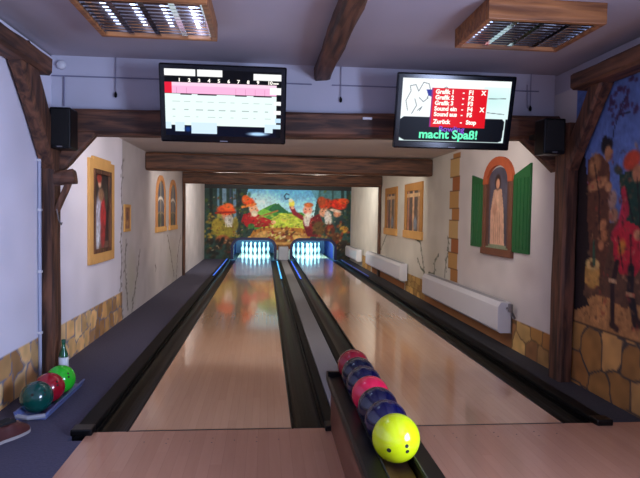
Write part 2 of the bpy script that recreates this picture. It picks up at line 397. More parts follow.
# companion: red cap, green coat, red breeches, dark boots
w.poly([(4.16, 1.74), (4.0, 1.78), (3.84, 1.7), (3.76, 1.35), (3.8, 1.1), (4.02, 1.24), (4.06, 1.4), (4.14, 1.6)], (24, 62, 50))
w.ell(4.02, 1.84, .12, .085, (190, 70, 44), -14, .3); w.ell(3.95, 1.74, .07, .075, (186, 122, 84), 0, .3); w.ell(4.18, 1.78, .07, .04, (60, 66, 56), 20, .4)
w.line([(4.08, 1.5), (4.12, 1.36), (4.2, 1.28)], .09, (188, 44, 66)); w.line([(4.1, 1.62), (4.06, 1.46)], .07, (172, 40, 60))
w.poly([(4.22, 1.3), (4.05, 1.4), (3.86, 1.34), (3.84, 1.1), (3.95, .99), (4.12, 1.0), (4.2, 1.12)], (186, 34, 52)); w.ell(4.1, 1.2, .06, .08, (196, 120, 44), 20, .5)
w.ell(3.92, 1.3, .06, .05, (190, 130, 90), 0, .4)
w.line([(4.15, 1.08), (4.2, .9), (4.18, .6)], .055, (44, 26, 26)); w.line([(3.98, 1.05), (3.98, .88), (3.9, .66)], .075, (30, 24, 30))
w.line([(4.24, .94), (4.16, .93)], .03, (196, 160, 120)); w.line([(4.02, .86), (3.94, .86)], .03, (180, 140, 100))
w.line([(4.2, .6), (4.12, .58)], .05, (60, 34, 26)); w.line([(3.92, .68), (3.82, .66)], .06, (50, 30, 26))
# barrel with a bottle
w.ell(4.48, .95, .12, .12, (186, 138, 66), 0, .2); w.rect(4.37, .88, 4.59, 1.02, (190, 144, 72)); w.ell(4.48, 1.04, .115, .055, (206, 172, 104), 0, .2); w.ell(4.48, 1.04, .05, .03, (90, 60, 34), 0, .4)
w.line([(4.46, 1.04), (4.47, 1.22)], .035, (56, 92, 70))
# the painting goes on towards the room: third figure and trees
w.poly([(3.5, 1.8), (3.25, 1.84), (3.05, 1.5), (3.0, .8), (3.45, .75), (3.55, 1.2)], (110, 84, 50)); w.ell(3.3, 1.9, .1, .12, (180, 126, 88), 0, .3); w.ell(3.3, 2.0, .13, .07, (60, 80, 44), 0, .3)
w.line([(2.6, .8), (2.62, 2.4)], .14, (52, 34, 28))
for k in range(30): w.ell(2.6 + rr.uniform(-.5, .5), 2.3 + rr.uniform(-.3, .3), .1, .07, (44, 74, 50), rr.uniform(0, 90), .5, .8)

for q in range(260):
    yy, zz = rr.uniform(3.6, 4.6), rr.uniform(.6, 1.95)
    w.ell(yy, zz, rr.uniform(.012, .04), rr.uniform(.01, .025), rr.choice([(60, 36, 28), (200, 150, 104), (120, 74, 48), (150, 100, 60), (40, 26, 24), (170, 60, 50)]), rr.uniform(0, 180), .6, .45)
for pts in ([(4.5, 1.85), (4.42, 1.6), (4.4, 1.3)], [(4.08, 1.65), (3.98, 1.4)], [(3.95, 1.7), (3.9, 1.4), (3.88, 1.25)], [(4.15, 1.28), (4.08, 1.05)], [(4.0, 1.3), (3.98, 1.04)]): w.line(pts, .02, (28, 18, 18), .6)
w.mottle(.16, .035, 33, reg * 1.)
w.stones(YB, m0, -.02, .53, .3, .235, [(168, 118, 58), (184, 134, 68), (150, 100, 48), (190, 142, 80)], gr, 11, .02)
w.line([(YB, .53), (m0, .53)], .02, (84, 60, 40))
w.mix((w.V > 2.55) * 1.0, (176, 170, 180))
P = np.stack([np.full(w.U.shape, XR), w.U, w.V], -1)
tag(grid_obj('wall_right', P, w.C, PW), kind='structure')

# ------------------------------------------------------------------ floor, ceilings, end walls
b = B(); box(b, (XL - .1, YB - .1, -.2), (XR + .1, 22.3, -.08)); tag(obj('floor', b, M['blackm']), kind='structure')
b = B(); box(b, (XL - .1, YB, ZC), (XR + .1, 5.4, ZC + .1)); tag(obj('ceiling', b, M['ceil']), kind='structure')
b = B(); box(b, (XL - .1, 5.4, ZL), (XR + .1, 22.3, ZL + .08)); tag(obj('ceiling.001', b, M['ceil2']), kind='structure')
b = B(); box(b, (XL, 5.2, 2.27), (XR, 5.4, ZC)); tag(obj('wall_upper', b, M['plaster']), kind='structure')
b = B(); box(b, (XL - .1, 22.2, -.1), (XR + .1, 22.3, ZL)); tag(obj('wall_far', b, M['blackm']), kind='structure')
b = B(); box(b, (XL - .1, YB - .1, -.1), (XR + .1, YB, ZC)); tag(obj('wall_back', b, M['plaster']), kind='structure')
# side walls behind the mural
b = B(); box(b, (XL - .08, 18.0, -.1), (XL, 22.2, ZL)); tag(obj('wall_left.001', b, M['blackm']), kind='structure')
b = B(); box(b, (XR, 18.0, -.1), (XR + .08, 22.2, ZL)); tag(obj('wall_right.001', b, M['blackm']), kind='structure')

# carpets
b = B()
pts = [(XL, YB), (-1.10, YB), (-1.10, 3.62), (-1.19, 3.62), (-1.19, YM), (XL, YM)]
loft(b, [[(p[0], p[1], zz) for p in pts] for zz in (-.08, 0)])
tag(obj('carpet_strip', b, M['carpet']), 'dark blue-grey carpet along the left wall beside the left lane', 'carpet')
b = B(); box(b, (2.38, YF, -.08), (XR, YM, 0)); tag(obj('carpet_strip', b, M['carpet2']), 'narrow dark grey carpet strip between the right gutter and the radiators', 'carpet')
# approach
b = B(); box(b, (-1.10, YB, -.08), (XR, YF - .008, 0), 0)
ap = thing('bowling_approach', 'reddish wooden approach floor in front of the foul line', 'floorboards', (0.5, 2, -.08))
obj('deck', b, M['appr'], ap)
for x0 in (-.85, .97):
    for k in range(7):
        cx = x0 + .13 + k * .137
        for yy in (3.55, 3.62) if k % 2 else (3.58,): b = B(); lathe(b, [(.0045, 0), (.0045, .0008)], (cx, yy, 0), 8); obj('aiming_dot', b, M['seam'], ap)
# lanes
LN = ((-.855, .19, 'left'), (.965, 2.06, 'right'))
for x0, x1, sd in LN:
    t = thing('bowling_lane', f'long glossy wooden bowling lane on the {sd}, reflecting the painted back wall', 'bowling lane', ((x0 + x1) / 2, YF, -.08))
    b = B(); box(b, (x0, YF + .008, -.08), (x1, 21.45, 0), 0.002); obj('lane_surface', b, M['lane'], t)
    b = B(); box(b, (x0, YF - .008, -.08), (x1, YF + .008, .0006)); obj('foul_line', b, M['seam'], t)
# gutters: half-round channels
def gutter(x0, x1, label):
    b = B(); n = 10; rings = []
    w_ = (x1 - x0) / 2; cx = (x0 + x1) / 2
    prof = [(cx - w_, 0.0)] + [(cx - (w_ - .012) * math.cos(PI * k / n), -.065 * math.sin(PI * k / n) ** .7) for k in range(n + 1)] + [(cx + w_, 0.0), (cx + w_, -.078), (cx - w_, -.078)]
    rings = [[(p[0], yy, p[1]) for p in prof] for yy in (YF + .0, 10, 18.15)]
    loft(b, rings)
    t = obj('gutter', b, M['gutter']); tag(t, label, 'gutter'); return t
gutter(-1.065, -.857, 'black gutter at the left edge of the left lane')
gutter(.192, .41, 'black gutter between the left lane and the middle divider')
gutter(.755, .963, 'black gutter between the middle divider and the right lane')
gutter(2.062, 2.27, 'black gutter at the right edge of the right lane, nearest the radiators')
def capping(x0, x1, h, label):
    t = thing('gutter_capping', label, 'capping', ((x0 + x1) / 2, YF - .06, -.08))
    b = B(); box(b, (x0, YF - .06, -.08), (x1, YM - .1, h), .012); obj('rail', b, M['ridge'], t)
    b = B(); box(b, (x0 - .004, YF - .075, -.0), (x1 + .004, YF + .03, h + .012), .008); obj('end_cap', b, M['black'], t)
    return t
capping(-1.19, -1.067, .03, 'black capping rail between the left carpet and the left gutter')
capping(.412, .485, .025, 'black capping rail on the left side of the grey middle strip')
capping(.69, .753, .025, 'black capping rail on the right side of the grey middle strip')
capping(2.272, 2.38, .03, 'black capping rail between the right gutter and the right carpet strip')
b = B(); box(b, (.487, YF - .02, -.08), (.688, YM - .4, .018), .006)
tag(obj('divider_track', b, M['track']), 'grey middle strip between the two gutters, covering the ball track', 'divider')

# ------------------------------------------------------------------ timbers
def tb(name, label, cat, p0, p1, w_, h_, mt, up=(0, 0, 1), jit=.006, origin=None):
    b = B(); beam(b, p0, p1, w_, h_, up, jit); o = obj(name, b, M[mt]); tag(o, label, cat); return o
tb('cross_beam', 'thick dark cross beam behind the two screens, nearest of the cross beams', 'beam', (XL + .01, 5.15, 2.15), (XR - .01, 5.15, 2.228), .2, .222, 'tx')
tb('cross_beam', 'dark cross beam over the lanes, second from the front', 'beam', (XL + .01, 9.2, 2.18), (XR - .01, 9.2, 2.18), .26, .27, 'tx')
tb('cross_beam', 'dark cross beam farthest back, just in front of the gnome mural', 'beam', (XL + .01, 13.2, 2.18), (XR - .01, 13.2, 2.18), .26, .26, 'tx')
tb('ceiling_beam', 'dark beam running along the ceiling towards the camera between the screens', 'beam', (.5, YB, 2.66), (.49, 5.2, 2.66), .15, .13, 'ty', jit=.008)
tb('wall_beam', 'dark beam in the corner of ceiling and left wall', 'beam', (XL + .085, YB, 2.53), (XL + .085, 4.75, 2.53), .17, .15, 'ty')
tb('wall_beam', 'dark beam in the corner of ceiling and right wall above the blue mural', 'beam', (XR - .1, YB, 2.52), (XR - .1, 4.56, 2.52), .2, .14, 'ty')
tb('timber_post', 'upright dark timber post against the left wall', 'post', (XL + .055, 5.03, -.0), (XL + .055, 5.03, 2.17), .2, .11, 'tz', (1, 0, 0))
tb('timber_post', 'upright dark timber post against the right wall beside the mural', 'post', (XR - .065, 4.82, .0), (XR - .065, 4.82, 2.22), .22, .13, 'tz', (1, 0, 0))
tb('timber_post', 'slim dark upright on the left wall under the farthest cross beam', 'post', (XL + .03, 13.2, .0), (XL + .03, 13.2, 2.06), .16, .06, 'tz', (1, 0, 0), .003)
tb('timber_post', 'slim dark upright on the right wall under the farthest cross beam', 'post', (XR - .03, 13.2, .0), (XR - .03, 13.2, 2.06), .16, .06, 'tz', (1, 0, 0), .003)
tb('knee_brace', 'diagonal timber brace between left post and cross beam under the left speaker', 'brace', (XL + .06, 5.11, 1.757), (-1.45, 5.13, 2.125), .13, .13, 'tx')
tb('knee_brace', 'diagonal timber brace between right post and cross beam under the right speaker', 'brace', (XR + .0, 5.10, 1.875), (2.28, 5.13, 2.225), .13, .14, 'tx')
tb('knee_brace', 'long diagonal brace on the left wall rising from the post to the corner beam', 'brace', (XL + .06, 5.08, 1.76), (XL + .07, 4.36, 2.56), .12, .24, 'tz', (0, 1, 0))
tb('knee_brace', 'long diagonal brace on the right wall crossing the blue mural sky', 'brace', (XR - .06, 4.84, 1.78), (XR - .06, 4.32, 2.5), .12, .17, 'tz', (0, 1, 0))
# peg on the left post
t = thing('wooden_bracket', 'small rough wooden bracket sticking out of the left post', 'bracket', (-1.7, 5.0, 1.5))
b = B(); beam(b, (-1.74, 5.0, 1.665), (-1.57, 5.0, 1.69), .12, .13, jit=.012); obj('peg', b, M['tx'], t)
b = B(); beam(b, (-1.72, 5.0, 1.4), (-1.62, 5.0, 1.64), .06, .05, jit=.006); obj('strut', b, M['tz'], t)
b = B(); tube(b, [(-1.71, 4.97, 1.42), (-1.69, 4.96, 1.33), (-1.665, 4.95, 1.29), (-1.66, 4.95, 1.31)], .006); obj('hook', b, M['steel'], t)

# ------------------------------------------------------------------ back wall mural and pit openings
k = 32.3
def UX(px): return (px - 204) / k * 1.0
us = np.arange(0, 4.4901, .0165); vs2 = np.arange(0, 2.19, .0165)
c = Canvas(us, vs2, (40, 60, 40))
def E_(px, py, rx, ry, col, ang=0, soft=.3, a=1.0):
    c.ell((px - 204) / 32.5, (256.5 - py) / 31.0, rx / 32.5, ry / 31.0, col, ang, soft, a)
def PL(pts, col, a=1.0): c.poly([((px - 204) / 32.5, (256.5 - py) / 31.0) for px, py in pts], col, a)
def LI(pts, wd, col, a=1.0): c.line([((px - 204) / 32.5, (256.5 - py) / 31.0) for px, py in pts], wd / 32, col, a)
# sky
t_ = np.clip((c.V - 1.2) / 1.0, 0, 1)[..., None]
c.C = np.array((196, 226, 232.)) * (1 - t_) + np.array((96, 176, 224.)) * t_
c.ell(1.7, 1.75, .8, .45, (220, 236, 236), 0, .9, .7)
PL([(255, 212), (262, 208), (268, 205), (274, 203), (280, 206), (287, 211), (300, 211), (306, 215), (306, 240), (250, 240)], (70, 140, 60))
PL([(265, 211), (271, 205), (277, 203), (282, 208), (287, 212)], (44, 104, 70))
PL([(252, 214), (262, 208), (270, 211), (262, 220), (254, 222)], (120, 180, 70))
PL([(262, 222), (280, 212), (300, 214), (306, 222), (306, 238), (256, 236)], (176, 192, 70))
for q in range(40): E_(rr.uniform(258, 306), rr.uniform(213, 230), 3, 1.3, [(204, 206, 90), (134, 168, 56), (196, 178, 80)][q % 3], 0, .7, .7)
# forest left and right
PL([(203, 188), (247, 188), (244, 200), (250, 214), (256, 240), (256, 258), (203, 258)], (44, 66, 62))
PL([(350.5, 188), (318, 188), (314, 205), (308, 240), (308, 258), (350.5, 258)], (50, 80, 76))
PL([(308, 188), (350, 188), (350, 198), (316, 201)], (96, 150, 160), .7)
for px, wd, col in ((210, 3, (24, 38, 36)), (217, 2, (110, 146, 170)), (223, 4, (130, 158, 182)), (229, 2, (60, 76, 96)), (233, 3, (116, 146, 176)), (238, 3, (34, 44, 48)), (318, 2, (70, 110, 110)), (331, 2, (56, 86, 86)), (341, 3, (30, 52, 48)), (347, 4, (24, 48, 44))):
    LI([(px, 188), (px + 1, 232)], wd, col, .85)
for q in range(170):
    px = rr.choice([rr.uniform(204, 246), rr.uniform(204, 250), rr.uniform(314, 350)]); py = rr.uniform(190, 256)
    E_(px, py, rr.uniform(1.5, 4), rr.uniform(1, 2.6), rr.choice([(28, 44, 30), (60, 84, 40), (96, 108, 44), (30, 36, 30), (70, 60, 34), (48, 70, 60)]), rr.uniform(0, 90), .6, .6)
for q in range(60): E_(rr.uniform(204, 236), rr.uniform(214, 236), 2.4, 1.6, rr.choice([(196, 168, 60), (150, 140, 60), (110, 100, 44), (160, 130, 50)]), rr.uniform(0, 90), .6, .7)
# long table with food
PL([(246, 240), (252, 229), (262, 226), (300, 226), (310, 232), (306, 244), (280, 248), (250, 246)], (168, 116, 52))
LI([(248, 236), (262, 241), (285, 243), (306, 240)], 3, (212, 168, 92)); LI([(250, 242), (270, 246), (300, 245)], 2.5, (120, 72, 34))
for q in range(46): E_(rr.uniform(254, 304), rr.uniform(226, 236), rr.uniform(1.2, 3), rr.uniform(.8, 1.8), rr.choice([(120, 54, 30), (210, 160, 80), (150, 90, 44), (196, 200, 80), (90, 60, 40), (220, 190, 130)]), rr.uniform(0, 90), .5, .9)
# gnome far left: orange cap, grey beard, olive coat
E_(223, 229, 13, 10, (134, 124, 48)); E_(216, 224, 6, 7, (150, 132, 52)); E_(233, 224, 5, 7, (120, 110, 46))
E_(226, 216, 6, 5, (196, 140, 110)); E_(228, 220, 5.5, 6.5, (168, 166, 160), 0, .5); E_(225, 210, 10.5, 5.5, (214, 82, 40)); E_(227, 206.5, 6, 3.5, (226, 104, 50)); LI([(215, 213), (234, 212)], 2, (150, 44, 26))
E_(222, 238, 8, 5, (150, 90, 54)); E_(230, 240, 6, 4, (96, 66, 44))
# gnome playing at the table: orange cap, red coat
PL([(242, 214), (252, 211), (262, 216), (272, 220), (268, 225), (256, 226), (246, 226), (240, 221)], (150, 30, 36)); E_(250, 218, 8, 6, (164, 36, 40)); LI([(256, 217), (270, 222)], 4, (172, 44, 44))
E_(272, 221, 3, 2, (220, 170, 130)); E_(252, 209, 5, 5, (222, 170, 134)); E_(253, 213, 4, 3.5, (220, 206, 180)); E_(256, 210, 1.6, 1.2, (214, 130, 104))
E_(247, 202, 7.5, 5, (222, 82, 36), -20); E_(244, 199, 4, 4, (230, 104, 44)); LI([(241, 207), (254, 204)], 2.2, (232, 130, 60)); LI([(258, 216), (276, 210)], 1.6, (150, 110, 60)); E_(250, 225, 4, 3, (60, 110, 54))
# gnome raising a mug
PL([(300, 214), (306, 218), (318, 212), (322, 222), (318, 234), (306, 234), (302, 224)], (112, 30, 40)); LI([(302, 217), (293, 212), (290, 206)], 4.2, (136, 36, 50)); E_(290, 203, 3.4, 4, (226, 210, 90)); E_(289, 200, 2.6, 2, (240, 236, 190)); E_(291, 207, 2, 1.6, (224, 170, 140))
E_(306, 209, 5.5, 5.5, (220, 156, 130)); E_(304, 211, 2, 1.4, (216, 110, 96)); E_(306, 218, 5, 8, (226, 220, 206), 0, .4); E_(307, 204, 5.5, 2.6, (196, 110, 60)); E_(311, 222, 4, 6, (140, 40, 44))
LI([(287, 194.5), (284.5, 193.5), (282.5, 196), (284, 199), (287, 198)], 1.3, (60, 90, 120))
# gnomes at the right
E_(324, 203, 8, 6, (190, 66, 34), 20); E_(320, 200, 5, 5, (160, 74, 40)); E_(337, 203, 10, 6, (198, 52, 32), -8); E_(342, 200, 7, 3.5, (214, 84, 40))
E_(322, 211, 5, 5, (206, 150, 120)); E_(327, 216, 4.5, 9, (206, 198, 190), 10, .4); E_(336, 212, 4.5, 4, (204, 144, 112)); E_(334, 209, 8, 1.5, (210, 190, 170), -12)
E_(318, 226, 8, 8, (96, 76, 44)); E_(340, 222, 7, 9, (40, 60, 62)); E_(329, 228, 6, 8, (90, 46, 36)); E_(343, 227, 5, 4, (190, 146, 60)); E_(336, 236, 6, 7, (96, 60, 38))
for q in range(50): E_(rr.uniform(312, 348), rr.uniform(218, 246), 2.6, 1.8, rr.choice([(170, 130, 60), (60, 44, 30), (120, 84, 48), (40, 60, 50), (150, 60, 40)]), rr.uniform(0, 90), .6, .7)
for q in range(60): E_(rr.choice([rr.uniform(204, 234), rr.uniform(334, 350)]), rr.uniform(238, 257), 4, 2.2, rr.choice([(30, 26, 24), (52, 44, 34), (70, 52, 36), (24, 30, 26)]), rr.uniform(0, 90), .6, .8)
c.C = np.clip((c.C / 255) ** 1.08 * 292, 0, 255); 
for q in range(420):
    px, py = rr.uniform(206, 348), rr.uniform(198, 250)
    if 258 < px < 304 and py < 224: continue
    E_(px, py, rr.uniform(.7, 2.0), rr.uniform(.5, 1.3), rr.choice([(60, 36, 28), (30, 34, 26), (200, 160, 110), (150, 96, 56), (96, 60, 40), (220, 190, 150), (120, 30, 30)]), rr.uniform(0, 180), .6, .5)
for q in range(60): E_(rr.uniform(256, 304), rr.uniform(214, 224), rr.uniform(1, 2.4), .8, rr.choice([(120, 160, 60), (220, 214, 110), (90, 130, 50)]), 0, .7, .6)

E_(279, 237, 30, 8.5, (120, 74, 36), 0, .12); E_(279, 235.5, 29, 7.5, (206, 158, 90), 0, .15); E_(279, 235, 25, 5.5, (150, 96, 48), 0, .2)
for q in range(60):
    a_ = rr.uniform(0, 6.28); k_ = rr.random() ** .5
    E_(279 + 22 * k_ * math.cos(a_), 233.5 + 5 * k_ * math.sin(a_), rr.uniform(1, 2.8), rr.uniform(.8, 1.8), rr.choice([(104, 44, 26), (222, 180, 110), (170, 104, 56), (200, 200, 92), (90, 60, 40), (236, 214, 160), (150, 40, 36)]), rr.uniform(0, 90), .5, .9)
E_(262, 233, 7, 4, (216, 170, 96), 10, .4); E_(297, 236, 6, 3, (226, 182, 106), -8, .4)
for cx_, cy_, n_ in ((228, 221, 9), (306, 219, 9), (327, 217, 9)):
    for q in range(n_): LI([(cx_ + rr.uniform(-4, 4), cy_ - 4), (cx_ + rr.uniform(-3, 3), cy_ + 5)], .5, (236, 232, 222), .8)
for px, py in ((224.5, 214.5), (228.5, 214.5), (250.5, 208), (254, 208.5), (304, 208), (308, 208), (321, 210), (324.5, 210)): E_(px, py, .7, .6, (40, 24, 20), 0, .5)
c.mottle(.14, .09, 41); c.mottle(.12, .045, 43)
ox = XL
P = np.stack([c.U + ox, np.full(c.U.shape, YM), c.V - .0], -1)
def arch_in(X, Z, x0, x1, zt, r=.28):
    zi = zt - r
    ins = (X > x0) & (X < x1) & (Z < zi)
    mid = (X > x0 + r) & (X < x1 - r) & (Z < zt)
    cl = np.hypot(X - (x0 + r), Z - zi) < r; cr_ = np.hypot(X - (x1 - r), Z - zi) < r
    return ins | mid | cl | cr_
OP = ((-1.0, .34), (.81, 2.2))
cxs = (P[:-1, :-1, 0] + P[1:, 1:, 0]) / 2; czs = (P[:-1, :-1, 2] + P[1:, 1:, 2]) / 2
mask = ~(arch_in(cxs, czs, OP[0][0] + .02, OP[0][1] - .02, .64) | arch_in(cxs, czs, OP[1][0] + .02, OP[1][1] - .02, .64))
mu = thing('mural_panel', 'painted back wall panel with bearded gnomes feasting in a sunny landscape above the pins', 'mural', (.4, YM, 0))
grid_obj('painting', P, c.C, paintmat('mural_paint', .8), mu, mask)
b = B(); box(b, (XL, YM - .03, 2.15), (XR, YM + .06, ZL)); obj('pelmet', b, M['blackm'], mu)
for (x0, x1) in OP:
    b = B(); r = .28; zt = .64; zi = zt - r; pth = [(x0, 0.0), (x0, zi * .5), (x0, zi)] + [(x0 + r - r * math.cos(a), zi + r * math.sin(a)) for a in np.linspace(0, PI / 2, 8)[1:]]
    pth += [(x1 - r + r * math.sin(a), zi + r * math.cos(a)) for a in np.linspace(0, PI / 2, 8)] + [(x1, zi * .5), (x1, 0.0)]
    rings = []
    for i, (px, pz) in enumerate(pth):
        a = Vector(pth[max(i - 1, 0)]); e = Vector(pth[min(i + 1, len(pth) - 1)]); tt = (e - a).normalized(); n_ = Vector((-tt.y, tt.x))
        q0 = Vector((px, pz)) + n_ * .03; q1 = Vector((px, pz)) - n_ * .05
        rings.append([(q0.x, YM - .05, q0.y), (q1.x, YM - .05, q1.y), (q1.x, YM + .3, q1.y), (q0.x, YM + .3, q0.y)])
    loft(b, rings); obj('opening_frame', b, M['mblue'], mu, origin=((x0 + x1) / 2, YM, 0))
# pits
for (x0, x1), sd in zip(OP, ('left', 'right')):
    t = thing('pinsetter_pit', f'dark blue pin deck housing glowing behind the pins of the {sd} lane', 'pinsetter', ((x0 + x1) / 2, 20, 0))
    lx0, lx1 = (LN[0][:2] if sd == 'left' else LN[1][:2])
    for xa in (lx0 - .25, lx1 + .2):
        b = B(); box(b, (xa, YM + .3, -.08), (xa + .04, 22, .95)); obj('side_panel', b, M['pitblue'], t)
    b = B(); box(b, (lx0 - .25, 21.9, -.08), (lx1 + .24, 22.0, 1.0)); obj('curtain', b, M['mblue'], t)
    b = B(); box(b, (lx0 - .25, YM + .3, .95), (lx1 + .24, 22, 1.0)); obj('cover', b, M['blackm'], t)
    b = B(); tube(b, [((x0 + .25), 18.6, .9), ((x1 - .25), 18.6, .9)], .02); o = obj('light_tube', b, mat('pit_tube', (220, 250, 255), .4, emit=(150, 240, 255), estr=12), t, origin=((x0 + x1) / 2, 18.6, .9))
b = B(); box(b, (.42, YM - .45, -.0), (.72, YM - .02, .42), .03)
tag(obj('track_hood', b, M['grey']), 'small pale grey box between the two pin openings at the end of the middle strip', 'housing')
# added glowing strips imitating blue reflections along the gutters
for xx, lb, lc, le in ((-1.1, 'added blue glowing streak imitating a reflection by the far left gutter', (60, 120, 240), .9), (.375, 'added blue glowing streak imitating a reflection left of the middle strip near the pins', (80, 190, 255), 1.6), (.80, 'added blue glowing streak imitating a reflection right of the middle strip near the pins', (50, 100, 255), 1.2), (2.31, 'added blue glowing streak imitating a reflection by the far right gutter', (40, 70, 190), .45)):
    lm = mat('streak_%d' % int(xx * 100), (30, 60, 120), .4, emit=lc, estr=le)
    t = thing('reflection_streak', lb, 'imitated reflection', (xx, 15, -.02))
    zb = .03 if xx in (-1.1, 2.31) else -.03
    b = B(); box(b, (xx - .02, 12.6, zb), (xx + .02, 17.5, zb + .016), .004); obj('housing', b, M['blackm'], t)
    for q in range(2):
        b = B(); box(b, (xx - .014, 12.7 + q * 2.4, zb + .016), (xx + .014, 14.95 + q * 2.4, zb + .026), .003); obj('streak_glow', b, lm, t)

# pins
prof = [(.0255, 0), (.0285, .006), (.040, .04), (.0545, .09), (.0605, .115), (.0575, .145), (.045, .18), (.031, .215), (.0245, .245), (.0232, .265), (.026, .29), (.0305, .32), (.0323, .343), (.0300, .362), (.0215, .375), (.009, .3805), (.001, .381)]
pin0 = None
names = {0: ['the head pin'], 1: ['left of the second row', 'right of the second row'], 2: ['left end of the third row', 'middle of the third row', 'right end of the third row'],
         3: ['left corner of the back row', 'second from left in the back row', 'second from right in the back row', 'right corner of the back row']}
for x0, x1, sd in LN:
    cx = (x0 + x1) / 2
    for row in range(4):
        for j in range(row + 1):
            px = cx + (j - row / 2) * .305; py = 20.3 + row * .264
            lab = f'white bowling pin on the {sd} lane, {names[row][j]}'
            if pin0 is None:
                r_ = thing('bowling_pin', lab, 'bowling pin', (px, py, 0.0005)); pin0 = r_
                b = B(); lathe(b, prof, (px, py, .0005), 20); obj('body', b, M['pin'], r_, smooth=True)
                for za in (.228, .252): b = B(); lathe(b, [(.0268 if za < .24 else .0244, za), (.0262 if za < .24 else .0242, za + .012)], (px, py, .0005), 20); obj('stripe', b, M['red'], r_, smooth=True)
            else:
                r_ = pin0.copy(); COL.objects.link(r_); r_.location = (px, py, .0005); r_['label'] = lab
                for ch in pin0.children:
                    c2 = ch.copy(); COL.objects.link(c2); c2.parent = r_
            r_['group'] = f'pins on the {sd} lane'

# ------------------------------------------------------------------ framed pictures and painted windows on the walls
PP = paintmat('picture_paint', .5)
def on_wall(side): return (XL, 1) if side == 'L' else (XR, -1)
def wbox(b, side, y0, y1, z0, z1, d0, d1, bev=.004):
    X, s = on_wall(side); box(b, (min(X + s * d0, X + s * d1), y0, z0), (max(X + s * d0, X + s * d1), y1, z1), bev)
def picture(side, y0, y1, z0, z1, d_, paint, parent, n=(50, 90)):
    X, s = on_wall(side); c_ = Canvas(np.linspace(0, 1, n[0]), np.linspace(0, 1, n[1])); paint(c_)
    yy = y0 + c_.U * (y1 - y0); zz_ = z0 + c_.V * (z1 - z0)
    return grid_obj('picture', np.stack([np.full(yy.shape, X + s * d_), yy, zz_], -1), c_.C, PP, parent)
def lady(c_):
    c_.C[:] = (44, 34, 36); c_.mottle(.4, .1, 3)
    c_.rect(.0, .0, 1, .12, (110, 84, 70)); c_.ell(.42, .42, .26, .36, (186, 186, 204), 0, .3); c_.ell(.62, .44, .2, .26, (176, 40, 46), 0, .3); c_.ell(.6, .2, .18, .2, (150, 44, 44), 0, .4)
    c_.ell(.42, .84, .11, .07, (206, 168, 140), 0, .3); c_.ell(.4, .9, .16, .07, (150, 50, 40), 0, .3); c_.ell(.5, .7, .2, .1, (150, 110, 80), 0, .4); c_.ell(.3, .18, .14, .2, (200, 206, 220), 0, .4)
    c_.ell(.8, .66, .1, .2, (70, 76, 60), 0, .6); c_.mottle(.3, .05, 6)
t = thing('framed_picture', 'painted lady in white and red inside a tall sandstone frame on the left wall', 'picture', (XL, 6.7, .84))
picture('L', 6.33, 7.02, .96, 1.86, .012, lady, t)
b = B(); X, s = XL, 1
wbox(b, 'L', 6.2, 6.33, .84, 1.96, 0, .03); wbox(b, 'L', 7.02, 7.18, .84, 1.96, 0, .03); wbox(b, 'L', 6.33, 7.02, .84, .95, 0, .035); wbox(b, 'L', 6.33, 7.02, 1.86, 1.99, 0, .03)
obj('stone_frame', b, M['frame'], t)
b = B(); wbox(b, 'L', 6.33, 6.38, .95, 1.86, 0, .04); wbox(b, 'L', 6.97, 7.02, .95, 1.86, 0, .04); wbox(b, 'L', 6.38, 6.97, 1.81, 1.86, 0, .04); wbox(b, 'L', 6.38, 6.97, .95, .99, 0, .04)
obj('inner_frame', b, M['tz'], t)
def terra(c_):
    c_.C[:] = (150, 92, 58); c_.ell(.5, .6, .3, .25, (110, 66, 48), 0, .4); c_.ell(.5, .25, .3, .15, (180, 130, 80), 0, .4); c_.mottle(.2, .1, 3)
t = thing('framed_picture', 'small terracotta picture on the left wall between lady and arched windows', 'picture', (XL, 7.9, 1.14))
picture('L', 7.78, 8.05, 1.18, 1.46, .012, terra, t, (20, 30))
b = B(); wbox(b, 'L', 7.74, 7.78, 1.14, 1.5, 0, .02); wbox(b, 'L', 8.05, 8.09, 1.14, 1.5, 0, .02); wbox(b, 'L', 7.78, 8.05, 1.14, 1.18, 0, .02); wbox(b, 'L', 7.78, 8.05, 1.46, 1.5, 0, .02); obj('frame', b, M['frame'], t)
def arch_frame(b, side, y0, y1, z0, zs, zt, wd, d0, d1, n=10):
    """arched band round an opening: outer y0..y1, springing zs, crown zt"""
    X, s = on_wall(side); cy = (y0 + y1) / 2; ro = (y1 - y0) / 2
    out = [(y0, z0), (y0, zs)] + [(cy - ro * math.cos(a), zs + (zt - zs) * math.sin(a)) for a in np.linspace(0, PI, n)[1:-1]] + [(y1, zs), (y1, z0)]
    ri = ro - wd; inn = [(y0 + wd, z0), (y0 + wd, zs)] + [(cy - ri * math.cos(a), zs + (zt - zs - wd * .8) * math.sin(a)) for a in np.linspace(0, PI, n)[1:-1]] + [(y1 - wd, zs), (y1 - wd, z0)]
    loft(b, [[(X + s * d0, o[0], o[1]), (X + s * d1, o[0], o[1]), (X + s * d1, i[0], i[1]), (X + s * d0, i[0], i[1])] for o, i in zip(out, inn)])
def arch_pic(side, y0, y1, z0, zs, zt, d_, paint, parent, n=(40, 80)):
    X, s = on_wall(side); c_ = Canvas(np.linspace(0, 1, n[0]), np.linspace(0, 1, n[1])); paint(c_)
    yy = y0 + c_.U * (y1 - y0); top = zs + (zt - zs) * np.sqrt(np.clip(1 - (2 * c_.U - 1) ** 2, 0, 1)); zz_ = z0 + c_.V * (top - z0)
    return grid_obj('picture', np.stack([np.full(yy.shape, X + s * d_), yy, zz_], -1), c_.C, PP, parent)
